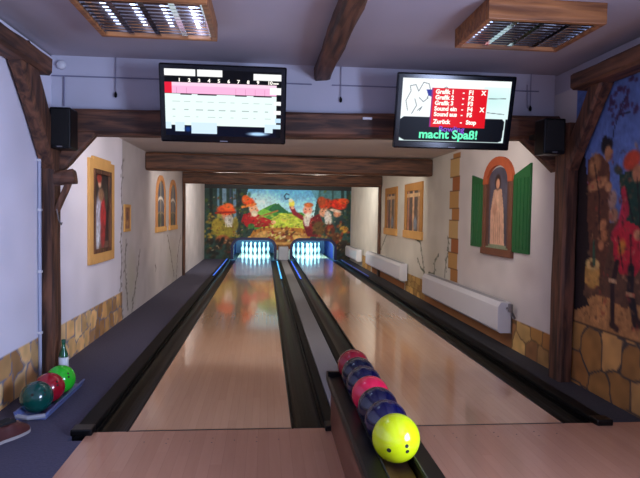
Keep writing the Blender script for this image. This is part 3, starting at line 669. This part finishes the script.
def dusk(c_):
    c_.C[:] = (60, 60, 72); c_.rect(0, .3, 1, 1, (84, 88, 104)); c_.rect(.44, 0, .56, 1, (186, 170, 140)); c_.rect(0, .6, 1, .66, (210, 204, 196)); c_.rect(0, .3, 1, .33, (150, 130, 104)); c_.ell(.3, .15, .3, .2, (64, 70, 48), 0, .5); c_.mottle(.15, .1, 4)
for (y0, y1, lb) in ((9.95, 10.85, 'arched painted window on the left wall, nearer of the pair'), (11.3, 12.2, 'arched painted window on the left wall, farther of the pair')):
    t = thing('painted_window', lb, 'painted window', (XL, (y0 + y1) / 2, 1.07), 'arched painted windows on the left wall')
    arch_pic('L', y0 + .1, y1 - .1, 1.15, 1.68, 1.95, .01, dusk, t)
    b = B(); arch_frame(b, 'L', y0, y1, 1.15, 1.66, 2.05, .11, 0, .025); obj('arch_frame', b, mat('terracotta', (196, 136, 84), .8, noise=.25, nscale=12), t)
    b = B(); wbox(b, 'L', y0 - .04, y1 + .04, 1.06, 1.15, 0, .035); obj('sill', b, M['frame'], t)
def curtains(c_):
    c_.C[:] = (88, 74, 66); c_.rect(.08, 0, .2, 1, (170, 130, 96)); c_.rect(.44, .0, .56, 1, (196, 148, 108)); c_.rect(.8, 0, .92, 1, (180, 120, 88)); c_.rect(0, .84, 1, .93, (204, 166, 120)); c_.ell(.35, .2, .16, .22, (116, 126, 140), 0, .5); c_.ell(.7, .25, .12, .2, (104, 60, 60), 0, .5); c_.mottle(.2, .08, 5)
for (y0, y1, lb) in ((9.6, 10.85, 'square painted window with ochre frame on the right wall, nearer of the pair'), (11.5, 12.65, 'square painted window with ochre frame on the right wall, farther of the pair')):
    t = thing('painted_window', lb, 'painted window', (XR, (y0 + y1) / 2, 1.0), 'square painted windows on the right wall')
    picture('R', y0 + .14, y1 - .14, 1.13, 1.87, .01, curtains, t)
    b = B(); wbox(b, 'R', y0, y0 + .15, 1.04, 2.0, 0, .025); wbox(b, 'R', y1 - .15, y1, 1.04, 2.0, 0, .025); wbox(b, 'R', y0 + .15, y1 - .15, 1.86, 2.0, 0, .025); obj('frame', b, M['ochre'], t)
    b = B(); wbox(b, 'R', y0 - .03, y1 + .03, 1.0, 1.14, 0, .04); obj('sill', b, M['frame'], t)
# window with green shutters
def saint(c_):
    # V follows the arch; a praying figure in a pale robe
    c_.C[:] = (74, 70, 84); c_.mottle(.2, .2, 7); c_.rect(0, 0, 1, .06, (130, 140, 110)); c_.rect(0, .03, .12, 1, (92, 60, 50)); c_.rect(.88, .03, 1, 1, (92, 60, 50))
    c_.poly([(.2, .06), (.26, .5), (.36, .74), (.68, .74), (.8, .5), (.8, .06)], (206, 160, 132)); c_.ell(.52, .82, .15, .11, (52, 32, 30), 0, .3); c_.ell(.52, .80, .09, .075, (206, 150, 118), 0, .3)
    c_.ell(.43, .5, .13, .1, (214, 168, 138), 30, .4); c_.ell(.62, .5, .12, .1, (186, 136, 110), -30, .4); c_.ell(.5, .6, .06, .1, (222, 178, 146), 0, .4)
    for q in range(4): c_.line([(.38 + q * .09, .08), (.42 + q * .07, .45)], .02, (150, 104, 84), .7)
    c_.mottle(.12, .06, 9)
t = thing('shuttered_window', 'painted window with open green shutters and a praying robed figure on the right wall', 'painted window', (XR, 6.4, .99))
arch_pic('R', 6.08, 6.76, 1.04, 1.74, 1.98, .012, saint, t, (60, 110))
b = B(); arch_frame(b, 'R', 6.0, 6.84, 1.8, 1.82, 2.1, .12, 0, .035, 14); obj('arch', b, mat('orange_arch', (176, 84, 48), .8, noise=.2, nscale=10), t)
b = B(); wbox(b, 'R', 6.0, 6.08, 1.0, 1.82, 0, .03); wbox(b, 'R', 6.76, 6.84, 1.0, 1.82, 0, .03); wbox(b, 'R', 5.98, 6.86, .97, 1.05, 0, .04); obj('frame', b, mat('brown_frame', (112, 70, 50), .7, noise=.2, nscale=12), t)
gm = mat('green_shutter', (28, 94, 46), .55, noise=.15, nscale=20)
for (ya, yb, za, zb) in ((5.6, 5.99, 1.96, 1.86), (6.85, 7.25, 1.86, 1.94)):
    b = B(); X = XR
    loft(b, [[(X - dd, ya, 1.04), (X - dd, yb, 1.04), (X - dd, yb, zb), (X - dd, ya, za)] for dd in (0, .022)])
    for q in range(4):
        yq = ya + .03 + q * (yb - ya - .06) / 4; wbox(b, 'R', yq + .012, yq + (yb - ya - .06) / 4 - .012, 1.08, min(za, zb) - .04, .02, .028, .002)
    obj('shutter', b, gm, t)

# ------------------------------------------------------------------ radiators on the right wall
def radiator(y0, y1, z0, z1, label, valve=False):
    t = thing('radiator', label, 'radiator', (XR - .12, (y0 + y1) / 2, z0))
    b = B(); X0, X1 = XR - .17, XR - .025
    pts = [(X0, z0 + .03), (X0, z1 - .05), (X0 + .03, z1), (X1, z1), (X1, z0), (X0 + .03, z0)]
    loft(b, [[(p[0], yy, p[1]) for p in pts] for yy in (y0, y1)]); obj('casing', b, M['white'], t)
    b = B(); box(b, (X0 + .045, y0 + .08, z1 - .001), (X1 - .02, y1 - .08, z1 + .002)); obj('top_grille', b, M['grey'], t)
    for yy in (y0 + .25, y1 - .25): b = B(); box(b, (X1, yy - .02, z0 + .03), (XR - .002, yy + .02, z1 - .04)); obj('wall_bracket', b, M['grey'], t)
    if valve:
        b = B(); tube(b, [(XR - .07, y0 - .002, z1 - .06), (XR - .07, y0 - .07, z1 - .06), (XR - .05, y0 - .09, z1 - .1), (XR - .02, y0 - .09, z1 - .16)], .012); box(b, (XR - .09, y0 - .11, z1 - .09), (XR - .05, y0 - .06, z1 - .0), .01); obj('valve', b, M['steel'], t)
radiator(5.95, 8.95, .17, .5, 'long white wall radiator nearest the camera, below the green shutters', True)
radiator(10.5, 14.15, .2, .52, 'white wall radiator in the middle of the right wall')
radiator(15.6, 17.8, .14, .46, 'short white radiator farthest back beside the right pin opening')

# ------------------------------------------------------------------ screens
def text_bm(body, size, bold=0.0):
    cu = bpy.data.curves.new('t', 'FONT'); cu.body = body; cu.size = size; cu.offset = bold; cu.fill_mode = 'FRONT'; cu.resolution_u = 3
    o = bpy.data.objects.new('t', cu); COL.objects.link(o); bpy.context.view_layer.update()
    me = bpy.data.meshes.new_from_object(o.evaluated_get(bpy.context.evaluated_depsgraph_get()))
    bm = B(); bm.from_mesh(me); COL.objects.unlink(o); bpy.data.objects.remove(o); bpy.data.curves.remove(cu); bpy.data.meshes.remove(me)
    return bm
EMT = paintmat('screen_picture', .3, emit=1.05)
def emt(name, rgb, st): return mat(name, (5, 5, 5), .4, emit=rgb, estr=st, spec=.06)
TW, TH = .985, .60
def tv(label, cx, paint, texts):
    t = thing('television', label, 'screen', (0, 0, 0))
    b = B(); box(b, (-TW / 2, -.01, -TH / 2), (TW / 2, .045, TH / 2), .012)
    box(b, (-TW / 2 + .1, .04, -TH / 2 + .08), (TW / 2 - .1, .085, TH / 2 - .08), .02); obj('cabinet', b, M['glossblack'], t, local=True)
    sw, sh = TW - .085, TH - .095
    c_ = Canvas(np.linspace(-sw / 2, sw / 2, 240), np.linspace(-sh / 2, sh / 2, 136)); paint(c_, sw, sh)
    sc_ = grid_obj('display', np.stack([c_.U, np.full(c_.U.shape, -.0115), c_.V + .006], -1), c_.C, EMT, t, local=True)
    for nm, body, u, v, size, bold, sx, m_ in texts:
        bm = text_bm(body, size, bold)
        for vv in bm.verts: vv.co = Vector((u + vv.co.x * sx, -.0135, v + vv.co.y))
        obj(nm, bm, m_, sc_, local=True)
    b = B(); box(b, (-.05, .08, -.05), (.05, .30, .05), .01); box(b, (-.15, .08, -.15), (.15, .1, .15), .01); obj('wall_mount', b, M['blackm'], t, local=True)
    b = B(); box(b, (-.03, -.0112, -TH / 2 + .012), (.03, -.0102, -TH / 2 + .018)); obj('badge', b, M['grey'], t, local=True)
    t.location = (cx, 4.665, 2.262); t.rotation_euler = (math.radians(13), 0, 0)
def score(c_, sw, sh):
    def R(x0, y0, x1, y1, col, a=1.0): c_.rect(-sw / 2 + x0 * sw, sh / 2 - y1 * sh, -sw / 2 + x1 * sw, sh / 2 - y0 * sh, col, a)
    c_.C[:] = (8, 8, 14); W_ = (255, 255, 255)
    R(.0, .0, .26, .1, W_); R(.28, .0, .49, .1, W_); R(.76, .03, 1, .13, W_)
    R(.0, .2, .06, .36, (235, 30, 60)); R(.06, .2, .96, .36, (255, 186, 226)); R(.06, .2, .96, .25, (255, 214, 238)); R(.9, .23, 1, .34, W_)
    R(.0, .37, .96, .86, (238, 255, 252)); R(.94, .44, 1., .50, W_); R(.94, .58, 1, .64, W_); R(.95, .7, 1, .77, (200, 230, 255))
    for q in range(10): R(.1 + q * .084, .27, .103 + q * .084, .36, (190, 120, 170), .7)
    for a_, b_ in ((.13, .23), (.28, .44), (.6, .7), (.76, .92)): R(a_, .365, b_, .385, (30, 10, 30))
    for yy in (.48, .6, .71):
        for q in range(9): R(.06 + q * .1, yy, .06 + q * .1 + rr.uniform(.02, .07), yy + .008, (120, 140, 140), .6)
    R(.0, .84, .96, 1, (6, 10, 30))
    for (a_, b_, h_) in ((0, .05, .9), (.08, .16, .94), (.22, .44, .97), (.86, .93, .93), (.93, 1, .86)): R(a_, .8, b_, h_, (216, 240, 255))
    c_.ell(.3 * sw, -.5 * sh + .025, .12 * sw, .02, (180, 220, 255), 0, .6)
    c_.ell(-sw / 2 + .19 * sw, -.5 * sh + .05, .04 * sw, .03, (30, 80, 170), 0, .7, .7)
def menu(c_, sw, sh):
    def R(x0, y0, x1, y1, col, a=1.0): c_.rect(-sw / 2 + x0 * sw, sh / 2 - y1 * sh, -sw / 2 + x1 * sw, sh / 2 - y0 * sh, col, a)
    def P_(x_, y_): return (-sw / 2 + x_ * sw, sh / 2 - y_ * sh)
    c_.C[:] = (250, 255, 255); R(.75, .1, 1, .6, (226, 250, 250)); c_.ell(.33 * sw, .1, .2, .1, (200, 244, 240), 0, .8, .6)
    for pts in ([(.06, .5), (.04, .35), (.08, .2), (.07, .12), (.12, .1), (.15, .2), (.19, .06), (.24, .08), (.26, .2), (.23, .3)], [(.1, .55), (.14, .42), (.12, .32)], [(.16, .3), (.2, .36), (.24, .3)], [(.36, .16), (.4, .12), (.44, .17)], [(.8, .28), (.96, .27)], [(.8, .5), (.96, .52)], [(.15, .5), (.19, .44), (.17, .5)]):
        c_.line([P_(*p) for p in pts], .006, (70, 80, 90), .8)
    c_.poly([P_(*p) for p in ((.22, .17), (.32, .17), (.3, .3), (.24, .26))], (40, 50, 150)); c_.poly([P_(*p) for p in ((.0, .66), (.02, .6), (.98, .6), (1.0, .66), (1, 1), (0, 1))], (225, 245, 245)); c_.poly([P_(*p) for p in ((.0, .64), (.03, .6), (.95, .6), (.975, .64), (.965, .95), (.93, .975), (.05, .975), (.0, .93))], (6, 8, 16))
    R(.98, .6, 1, 1, (6, 8, 16)); R(0, .985, 1, 1, (6, 8, 16)); R(.27, .14, .79, .75, (226, 2, 20)); R(.27, .14, .282, .75, (150, 20, 120))
sw, sh = TW - .085, TH - .095
def pos(x_, y_): return (-sw / 2 + x_ * sw, sh / 2 - y_ * sh + .006)
WT = emt('text_white', (255, 250, 240), 1.2); GT = emt('text_green', (110, 255, 196), 1.1); PT = emt('text_purple', (150, 90, 230), .9)
tx = []
for q in range(10):
    u, v = pos(.115 + q * .084 + (.01 if q == 9 else 0), .185); tx.append(('frame_number', str(q + 1), u, v, .036, .0015, 1.1, WT))
u, v = pos(.93, .175); tx.append(('total_mark', '...', u, v, .05, .003, 1.3, WT))
tv('flat black screen on the left showing a bright bowling scoreboard', -.335, score, tx)
tx = []
for q, (a_, k_, x_) in enumerate((('Grafik 1', 'F1', 'X'), ('Grafik 2', 'F2', ''), ('Grafik 3', 'F3', ''), ('Sound ein', 'F4', 'X'), ('Sound aus', 'F5', ''), ('Zurück', 'Stop', ''))):
    yy = .225 + q * .088 + (.03 if q == 5 else 0)
    u, v = pos(.305, yy); tx.append(('menu_text', a_, u, v, .047, .0022, 1.0, WT))
    u, v = pos(.555, yy); tx.append(('menu_text', '-', u, v, .047, .0022, 1.0, WT))
    u, v = pos(.61, yy); tx.append(('menu_text', k_, u, v, .047, .0022, 1.0, WT))
    if x_: u, v = pos(.73, yy); tx.append(('menu_text', x_, u, v, .046, .0025, 1.0, WT))
u, v = pos(.36, .82); tx.append(('caption_text', 'Bowling', u, v, .062, .001, 1.1, PT))
u, v = pos(.18, .93); tx.append(('caption_text', 'macht Spaß!', u, v, .096, .003, 1.06, GT))
tv('flat black screen on the right with a red menu and green letters', 1.535, menu, tx)

# ------------------------------------------------------------------ speakers, cords
def speaker(x0, x1, y0, y1, z0, z1, label):
    t = thing('loudspeaker', label, 'speaker', ((x0 + x1) / 2, (y0 + y1) / 2, z0))
    b = B(); box(b, (x0, y0, z0), (x1, y1, z1), .012); obj('cabinet', b, M['black'], t)
    b = B(); box(b, (x0 + .015, y0 - .01, z0 + .03), (x1 - .015, y0 + .002, z1 - .015), .006); obj('grille', b, mat('speaker_cloth', (10, 10, 11), .9, bump=.4, nscale=150), t)
    b = B(); box(b, ((x0 + x1) / 2 - .02, y0 - .012, z0 + .01), ((x0 + x1) / 2 + .02, y0 + .001, z0 + .02)); obj('badge', b, M['steel'], t)
    b = B(); box(b, ((x0 + x1) / 2 - .02, y1 - .005, (z0 + z1) / 2 + .02), ((x0 + x1) / 2 + .02, max(y1 + .015, 5.055), (z0 + z1) / 2 + .06)); obj('bracket', b, M['blackm'], t)
speaker(-1.725, -1.56, 4.85, 5.04, 1.905, 2.235, 'black loudspeaker on the left end of the front cross beam')
speaker(2.285, 2.47, 4.62, 4.8, 1.94, 2.235, 'black loudspeaker on the right end of the front cross beam')
t = thing('cable_pipe', 'thin grey cable pipe running across the white wall above the screens', 'pipe', (0, 5.19, 2.56))
b = B(); tube(b, [(-1.826, 5.19, 2.555), (-.5, 5.19, 2.56), (.4, 5.19, 2.562)], .006, 6); tube(b, [(.58, 5.19, 2.562), (2.5, 5.19, 2.575)], .006, 6); obj('pipe', b, M['wire'], t)
b = B(); tube(b, [(-1.72, 5.19, 2.555), (-1.72, 5.185, 2.3)], .007, 6); obj('drop_pipe', b, M['wire'], t)
for xx, zb, lb in ((-1.29, 2.385, 'thin hanging cord with a dark knob on the upper wall left of the left screen'), (.66, 2.41, 'thin hanging cord with a dark knob on the upper wall between the screens'), (2.42, 2.39, 'thin looped cord hanging on the upper wall right of the right screen')):
    t = thing('hanging_cord', lb, 'cord', (xx, 5.185, zb))
    b = B(); tube(b, [(xx, 5.185, ZC), (xx, 5.18, zb + .05)], .0035, 6)
    if xx > 2: tube(b, [(xx - .035, 5.185, 2.63), (xx - .03, 5.18, 2.42), (xx, 5.18, 2.405)], .0035, 6)
    obj('cord', b, M['wire'], t)
    b = B(); lathe(b, [(.004, 0), (.012, .008), (.013, .03), (.006, .045), (.002, .055)], (xx, 5.18, zb), 10); obj('knob', b, M['ridge'], t)
b = B(); lathe(b, [(.03, 0), (.038, .012), (.038, .03), (.028, .045), (.001, .05)], (0, 0, 0), 20)
for v in b.verts: v.co = Vector((-1.74 + v.co.x, 5.2 - v.co.z, 2.645 + v.co.y))
tag(obj('smoke_alarm', b, M['white'], smooth=True), 'small round white sensor high on the wall at the end of the left corner beam', 'sensor')
t = thing('conduit', 'pale vertical conduit on the left wall beside the timber post', 'pipe', (XL + .02, 4.8, 0))
b = B(); tube(b, [(XL + .016, 4.885, .02), (XL + .016, 4.885, 1.9)], .014, 8); obj('pipe', b, M['pipe'], t)
for zz in (.4, .9, 1.4, 1.8): b = B(); box(b, (XL, 4.865, zz), (XL + .033, 4.905, zz + .02), .003); obj('clip', b, M['white'], t)
b = B(); box(b, (.838, 5.03, 2.243), (.92, 5.055, 2.262), .002)
tag(obj('white_label', b, M['white']), 'small white strip stuck on the front cross beam left of the right screen', 'label')

# ------------------------------------------------------------------ ceiling lamps with wooden frames
def ceiling_lamp(x0, x1, y0, y1, z0, label, glint):
    t = thing('ceiling_lamp', label, 'ceiling lamp', ((x0 + x1) / 2, (y0 + y1) / 2, z0))
    fw = .035; b = B()
    box(b, (x0, y0, z0), (x1, y0 + fw, ZC), .005); box(b, (x0, y1 - fw, z0), (x1, y1, ZC), .005); box(b, (x0, y0 + fw, z0), (x0 + fw, y1 - fw, ZC), .005); box(b, (x1 - fw, y0 + fw, z0), (x1, y1 - fw, ZC), .005)
    obj('wooden_frame', b, M['fx'], t)
    b = B(); box(b, (x0 + fw, y0 + fw, ZC - .02), (x1 - fw, y1 - fw, ZC - .005)); obj('housing', b, M['housing'], t)
    b = B(); zl = z0 + .012; n = 4
    W_ = x1 - x0 - 2 * fw; D_ = y1 - y0 - 2 * fw
    for q in range(n + 1):       # parabolic side reflectors along Y
        xx = x0 + fw + W_ * q / n; hw = .018 if 0 < q < n else .012
        pr = [(max(x0 + fw + .001, xx - hw), zl), (min(x1 - fw - .001, xx + hw), zl), (xx + .002, zl + .045), (xx - .002, zl + .045)]
        loft(b, [[(p[0], yy, p[1]) for p in pr] for yy in (y0 + fw + .001, y1 - fw - .001)])
    obj('reflector', b, M['alu'], t); b = B()
    for q in range(1, 11):
        yy = y0 + fw + D_ * q / 11; box(b, (x0 + fw, yy - .004, zl), (x1 - fw, yy + .004, zl + .011))
    obj('louvre', b, M['slat'], t)
    for q in range(n):
        xx = x0 + fw + W_ * (q + .5) / n; b = B(); tube(b, [(xx, y0 + fw + .02, zl + .065), (xx, y1 - fw - .02, zl + .065)], .013, 10)
        obj('tube', b, emt('tube_glint_%d%s' % (q, label[:4]), (196, 214, 255), glint[q]), t)  # tube emission stands in for window glints reflected in the louvre
ceiling_lamp(-1.13, -.345, 3.42, 4.17, 2.605, 'wood-framed fluorescent ceiling lamp at the upper left, brightly glinting', (5, 7, 7, 26))
ceiling_lamp(1.32, 2.07, 3.42, 4.05, 2.60, 'wood-framed fluorescent ceiling lamp at the upper right, mostly dark', (4, 1.5, 1.5, 3))
# lamps hidden behind the beams over the lanes
def batten(y, z, x0, x1, label, e, power, col):
    """fluorescent batten screwed to the rear face of a cross beam, shining down the lanes"""
    t = thing('batten_lamp', label, 'lamp', ((x0 + x1) / 2, y, z))
    b = B(); box(b, (x0, y, z - .035), (x1, y + .03, z + .035), .006); obj('housing', b, M['white'], t)
    b = B(); tube(b, [(x0 + .05, y + .045, z), (x1 - .05, y + .045, z)], .014, 10); obj('tube', b, emt('batten_tube', col, e), t)
    L = bpy.data.lights.new('batten_light', 'AREA'); L.shape = 'RECTANGLE'; L.size = x1 - x0; L.size_y = .06; L.energy = power; L.color = [v / 255 for v in col]
    o = bpy.data.objects.new('batten_light', L); COL.objects.link(o); o.location = ((x0 + x1) / 2, y + .064, z); o.rotation_euler = (math.radians(80), 0, 0)
WARM = (255, 234, 214)
batten(5.26, 2.19, -1.2, 2.0, 'fluorescent lamp hidden behind the front cross beam', 3, 50, WARM)
batten(9.34, 2.2, -1.2, 2.0, 'fluorescent lamp hidden behind the second cross beam', 3, 50, WARM)
batten(13.34, 2.2, -1.2, 2.0, 'fluorescent lamp hidden behind the farthest cross beam', 3, 92, (255, 246, 232))

# ------------------------------------------------------------------ ball return
rr = random.Random(9)
t = thing('ball_return', 'low wooden ball return with black rails holding the row of balls', 'ball return', (.595, 2.9, 0))
b = B(); box(b, (.445, 1.75, 0), (.465, 3.74, .305), .004); box(b, (.73, 1.75, 0), (.75, 3.74, .305), .004); box(b, (.465, 3.72, 0), (.73, 3.74, .305)); box(b, (.465, 1.75, 0), (.73, 1.77, .305)); obj('cabinet', b, M['darkwood'], t)
for xa, xb in ((.425, .525), (.67, .765)):
    b = B(); loft(b, [[(xa, yy, .29), (xb, yy, .29), (xb, yy, .32), (xb - .012, yy, .337), (xa + .012, yy, .337), (xa, yy, .325)] for yy in (1.72, 3.8)]); obj('rail', b, M['black'], t)
for xq, mm in ((.519, 'blackm'), (.676, 'trim')): b = B(); box(b, (xq - .004, 1.74, .32), (xq + .004, 3.79, .34), .002); obj('rail_trim', b, M[mm], t)
b = B(); box(b, (.525, 1.76, .255), (.67, 3.8, .275), .004); obj('channel', b, M['gold'], t)
b = B(); rings = []
for a in np.linspace(0, PI / 2, 7): rings.append([(.43, 3.79 + .11 * math.sin(a) , .28), (.76, 3.79 + .11 * math.sin(a), .29), (.76, 3.79 + .11 * math.sin(a), .315 + .05 * math.cos(a)), (.43, 3.79 + .11 * math.sin(a), .315 + .05 * math.cos(a))])
loft(b, rings); obj('end_hood', b, M['black'], t)

# balls
def ball(name_m, rgb, c_, r_, label, group, holes=(0, -.8, .5), noise=.0):
    m_ = mat(name_m, rgb, .16, coat=.25, noise=noise, nscale=14)
    t = thing('bowling_ball', label, 'bowling ball', (c_[0], c_[1], c_[2] - r_), group)
    b = B(); bmesh.ops.create_icosphere(b, subdivisions=5, radius=r_); bmesh.ops.translate(b, vec=c_, verts=b.verts); obj('shell', b, m_, t, smooth=True)
    h_ = Vector(holes).normalized(); sx = h_.cross(Vector((0, 0, 1))).normalized() * -1; sz = h_.cross(sx)
    if sz.z < 0: sz = -sz
    for (a_, b_, rad) in ((-.029, -.053, .010), (.047, -.031, .0085), (.050, -.053, .0085)):
        dn = (h_ * math.sqrt(r_ ** 2 - a_ ** 2 - b_ ** 2) + sx * a_ + sz * b_).normalized(); p = Vector(c_) + dn * (r_ - .004); q = Vector(c_) + dn * (r_ + .0006)
        b = B(); tube(b, [p, q], rad, 16); obj('finger_hole', b, M['hole'], t)
G1 = 'bowling balls on the ball return'
row = [((205, 222, 20), 'bright yellow bowling ball with finger holes, foremost on the ball return'), ((12, 14, 56), 'navy bowling ball on the return directly behind the yellow one'),
       ((10, 13, 46), 'navy bowling ball on the return directly in front of the pink-red one'), ((206, 28, 66), 'pink-red bowling ball in the middle of the row on the return'),
       ((10, 14, 50), 'navy bowling ball directly behind the pink-red one on the return'), ((8, 15, 40), 'dark blue bowling ball in front of the rearmost dark red one'), ((140, 22, 40), 'dark red bowling ball at the far end of the ball return')]
for q, (rgb, lb) in enumerate(row):
    rad = .107 if q == 0 else .1045
    zc = .337 + math.sqrt(rad ** 2 - .0755 ** 2)
    hd = (-.58, -2.5, .98) if q == 0 else (rr.uniform(-.5, .5), -.5, rr.uniform(-.9, -.5))
    ball('ball_paint_%d' % q, rgb, (.5975, 2.52 + q * .2115, zc), rad, lb, G1, hd, .12 if q in (0, 3) else .2)
G2 = 'bowling balls on the floor tray at the left'
t = thing('ball_tray', 'grey-blue plastic tray on the left carpet holding three balls', 'tray', (-1.55, 4.4, 0))
b = B(); box(b, (-1.65, 4.0, .0), (-1.45, 4.78, .02), .006); obj('base', b, M['tray'], t)
b = B(); loft(b, [[(-1.47, yy, .018), (-1.445, yy, .018), (-1.425, yy, .055), (-1.44, yy, .057)] for yy in (4.0, 4.78)]); obj('lip', b, M['tray'], t); b = B(); loft(b, [[(-1.65, yy, .018), (-1.625, yy, .018), (-1.645, yy, .055), (-1.66, yy, .055)] for yy in (4.0, 4.78)]); obj('lip', b, M['tray'], t)
b = B(); tube(b, [(-1.645, 4.01, .026), (-1.56, 3.985, .02), (-1.455, 4.01, .026)], .016, 8); obj('front_edge', b, M['grey'], t)
for q, (rgb, lb) in enumerate((((6, 66, 58), 'dark green marbled bowling ball in the tray, nearest the shoe'), ((150, 16, 34), 'red bowling ball in the middle of the tray'), ((40, 190, 40), 'bright green bowling ball at the far end of the tray'))):
    ball('tray_ball_%d' % q, rgb, (-1.547 + q * .008, 4.1 + q * .213, .1265), .1065, lb, G2, (.2, -.5, .8), .35 if q == 0 else .15)
# bottle
t = thing('bottle', 'green bottle with a white label standing on the carpet behind the tray balls', 'bottle', (-1.645, 4.93, 0))
b = B(); lathe(b, [(.034, 0), (.038, .008), (.038, .2), (.034, .225), (.018, .27), (.0145, .29), (.0145, .325)], (-1.645, 4.93, .0), 20); obj('glass', b, M['glass'], t, smooth=True)
b = B(); lathe(b, [(.0388, .08), (.0388, .2)], (-1.645, 4.93, .0), 20); obj('label_paper', b, M['label'], t, smooth=True)
b = B(); lathe(b, [(.0165, .318), (.0165, .343), (.004, .347)], (-1.645, 4.93, .0), 16); obj('cap', b, mat('bottle_cap', (20, 80, 60), .4), t)
# shoe
def shoe(ox, oy, ang, label):
    t = thing('bowling_shoe', label, 'shoe', (ox, oy, 0))
    ca, sa = math.cos(ang), math.sin(ang)
    T = lambda p: (ox + p[0] * ca - p[1] * sa, oy + p[0] * sa + p[1] * ca, p[2])
    L_ = .30
    def hw(s): return 1.15 * (.033 * math.sin(min(1, s / .14) * PI / 2) ** .6 + .014 * math.sin(PI * np.clip((s - .25) / .75, 0, 1))) * (1 if s < .82 else math.sqrt(max(.0, 1 - ((s - .82) / .185) ** 2)))
    ss = [.005, .03, .08, .16, .26, .36, .46, .56, .66, .76, .84, .9, .95, .985, .998]
    b = B(); n = 0
    left = [(s * L_, hw(s) + .004) for s in ss]; ol = left + [(a_, -b_) for a_, b_ in reversed(left)]
    loft(b, [[T((p[0], p[1], zz)) for p in ol] for zz in (0, .018)]); obj('sole', b, M['sole'], t, origin=(ox, oy, 0))
    def ht(s): return float(np.interp(s, [0, .05, .2, .4, .48, .7, .88, 1], [.115, .122, .108, .102, .118, .086, .058, .034]))
    b = B(); rings = []
    for s in ss:
        w_, h_ = hw(s), ht(s); op = s < .47
        pr = []
        for k_ in range(13):
            a_ = PI * k_ / 12; cz = math.sin(a_) ** .75
            y_ = w_ * math.cos(a_)
            if op and 3 < k_ < 9: # mouth of the shoe drops inside
                pr.append(T((s * L_, y_ * .9, .018 + (h_ - .018) * (.35 if s > .03 else .9))))
            else: pr.append(T((s * L_, y_ * (.86 if 2 < k_ < 10 and op else 1), .018 + (h_ - .018) * (min(1, cz * 1.25) if op else cz))))
        rings.append(pr)
    loft(b, rings, closed=False); obj('upper', b, M['shoe'], t, smooth=True, origin=(ox, oy, 0))
    b = B(); lo_ = [(s * L_, hw(s) * .72) for s in ss if .02 < s < .6]; ol = lo_ + [(a_, -b_) for a_, b_ in reversed(lo_)]; loft(b, [[T((p[0], p[1], zz)) for p in ol] for zz in (.1, .116)]); obj('lining', b, M['lining'], t, origin=(ox, oy, 0))
    for s in (.52, .58, .64, .70): b = B(); w_ = hw(s) * .5; tube(b, [T((s * L_, -w_, ht(s) * .93)), T((s * L_ + .004, 0, ht(s) + .003)), T((s * L_, w_, ht(s) * .93))], .0028, 6); obj('lace', b, M['lace'], t, origin=(ox, oy, 0))
shoe(-1.617, 3.555, math.radians(66), 'dark brown bowling shoe with a pale sole on the carpet at the lower left edge')

# ------------------------------------------------------------------ light
def area(name, loc, rot, sx, sy, e, col):
    L = bpy.data.lights.new(name, 'AREA'); L.shape = 'RECTANGLE'; L.size = sx; L.size_y = sy; L.energy = e; L.color = col
    o = bpy.data.objects.new(name, L); COL.objects.link(o); o.location = loc; o.rotation_euler = rot; return o
# daylight through a window of the room on the right, behind the camera
b = B(); X = XR
for (y0, y1, z0, z1) in ((-.6, -.54, .6, 2.0), (1.14, 1.2, .6, 2.0), (-.54, 1.14, .6, .66), (-.54, 1.14, 1.94, 2.0), (.27, .33, .66, 1.94)): box(b, (X - .05, y0, z0), (X, y1, z1), .006)
tag(obj('window_1', b, M['white']), kind='structure')
area('daylight', (XR - .06, .3, 1.3), (0, math.radians(90), 0), 1.28, 1.68, 350, (.55, .66, 1.0))
# pin deck lights
for (x0, x1) in OP:
    L = area('pin_light', ((x0 + x1) / 2, 18.7, .86), (math.radians(62), 0, 0), .8, .1, 190, (.32, .9, 1.0))
    for xs in (x0 + .1, x1 - .1):
        P_ = bpy.data.lights.new('blue_light', 'POINT'); P_.energy = 16; P_.color = (.05, .12, 1.0); P_.shadow_soft_size = .05
        o = bpy.data.objects.new('blue_light', P_); COL.objects.link(o); o.location = (xs, 18.25, .86)
W = bpy.data.worlds.new('world'); S.world = W; W.use_nodes = True
W.node_tree.nodes['Background'].inputs[0].default_value = (.3, .35, .5, 1); W.node_tree.nodes['Background'].inputs[1].default_value = .05
S.view_settings.view_transform = 'Standard'; S.view_settings.look = 'None'; S.view_settings.gamma = 1; S.view_settings.exposure = 0
S.view_settings.use_curve_mapping = False
S.cycles.use_denoising = True
S.cycles.max_bounces = 8
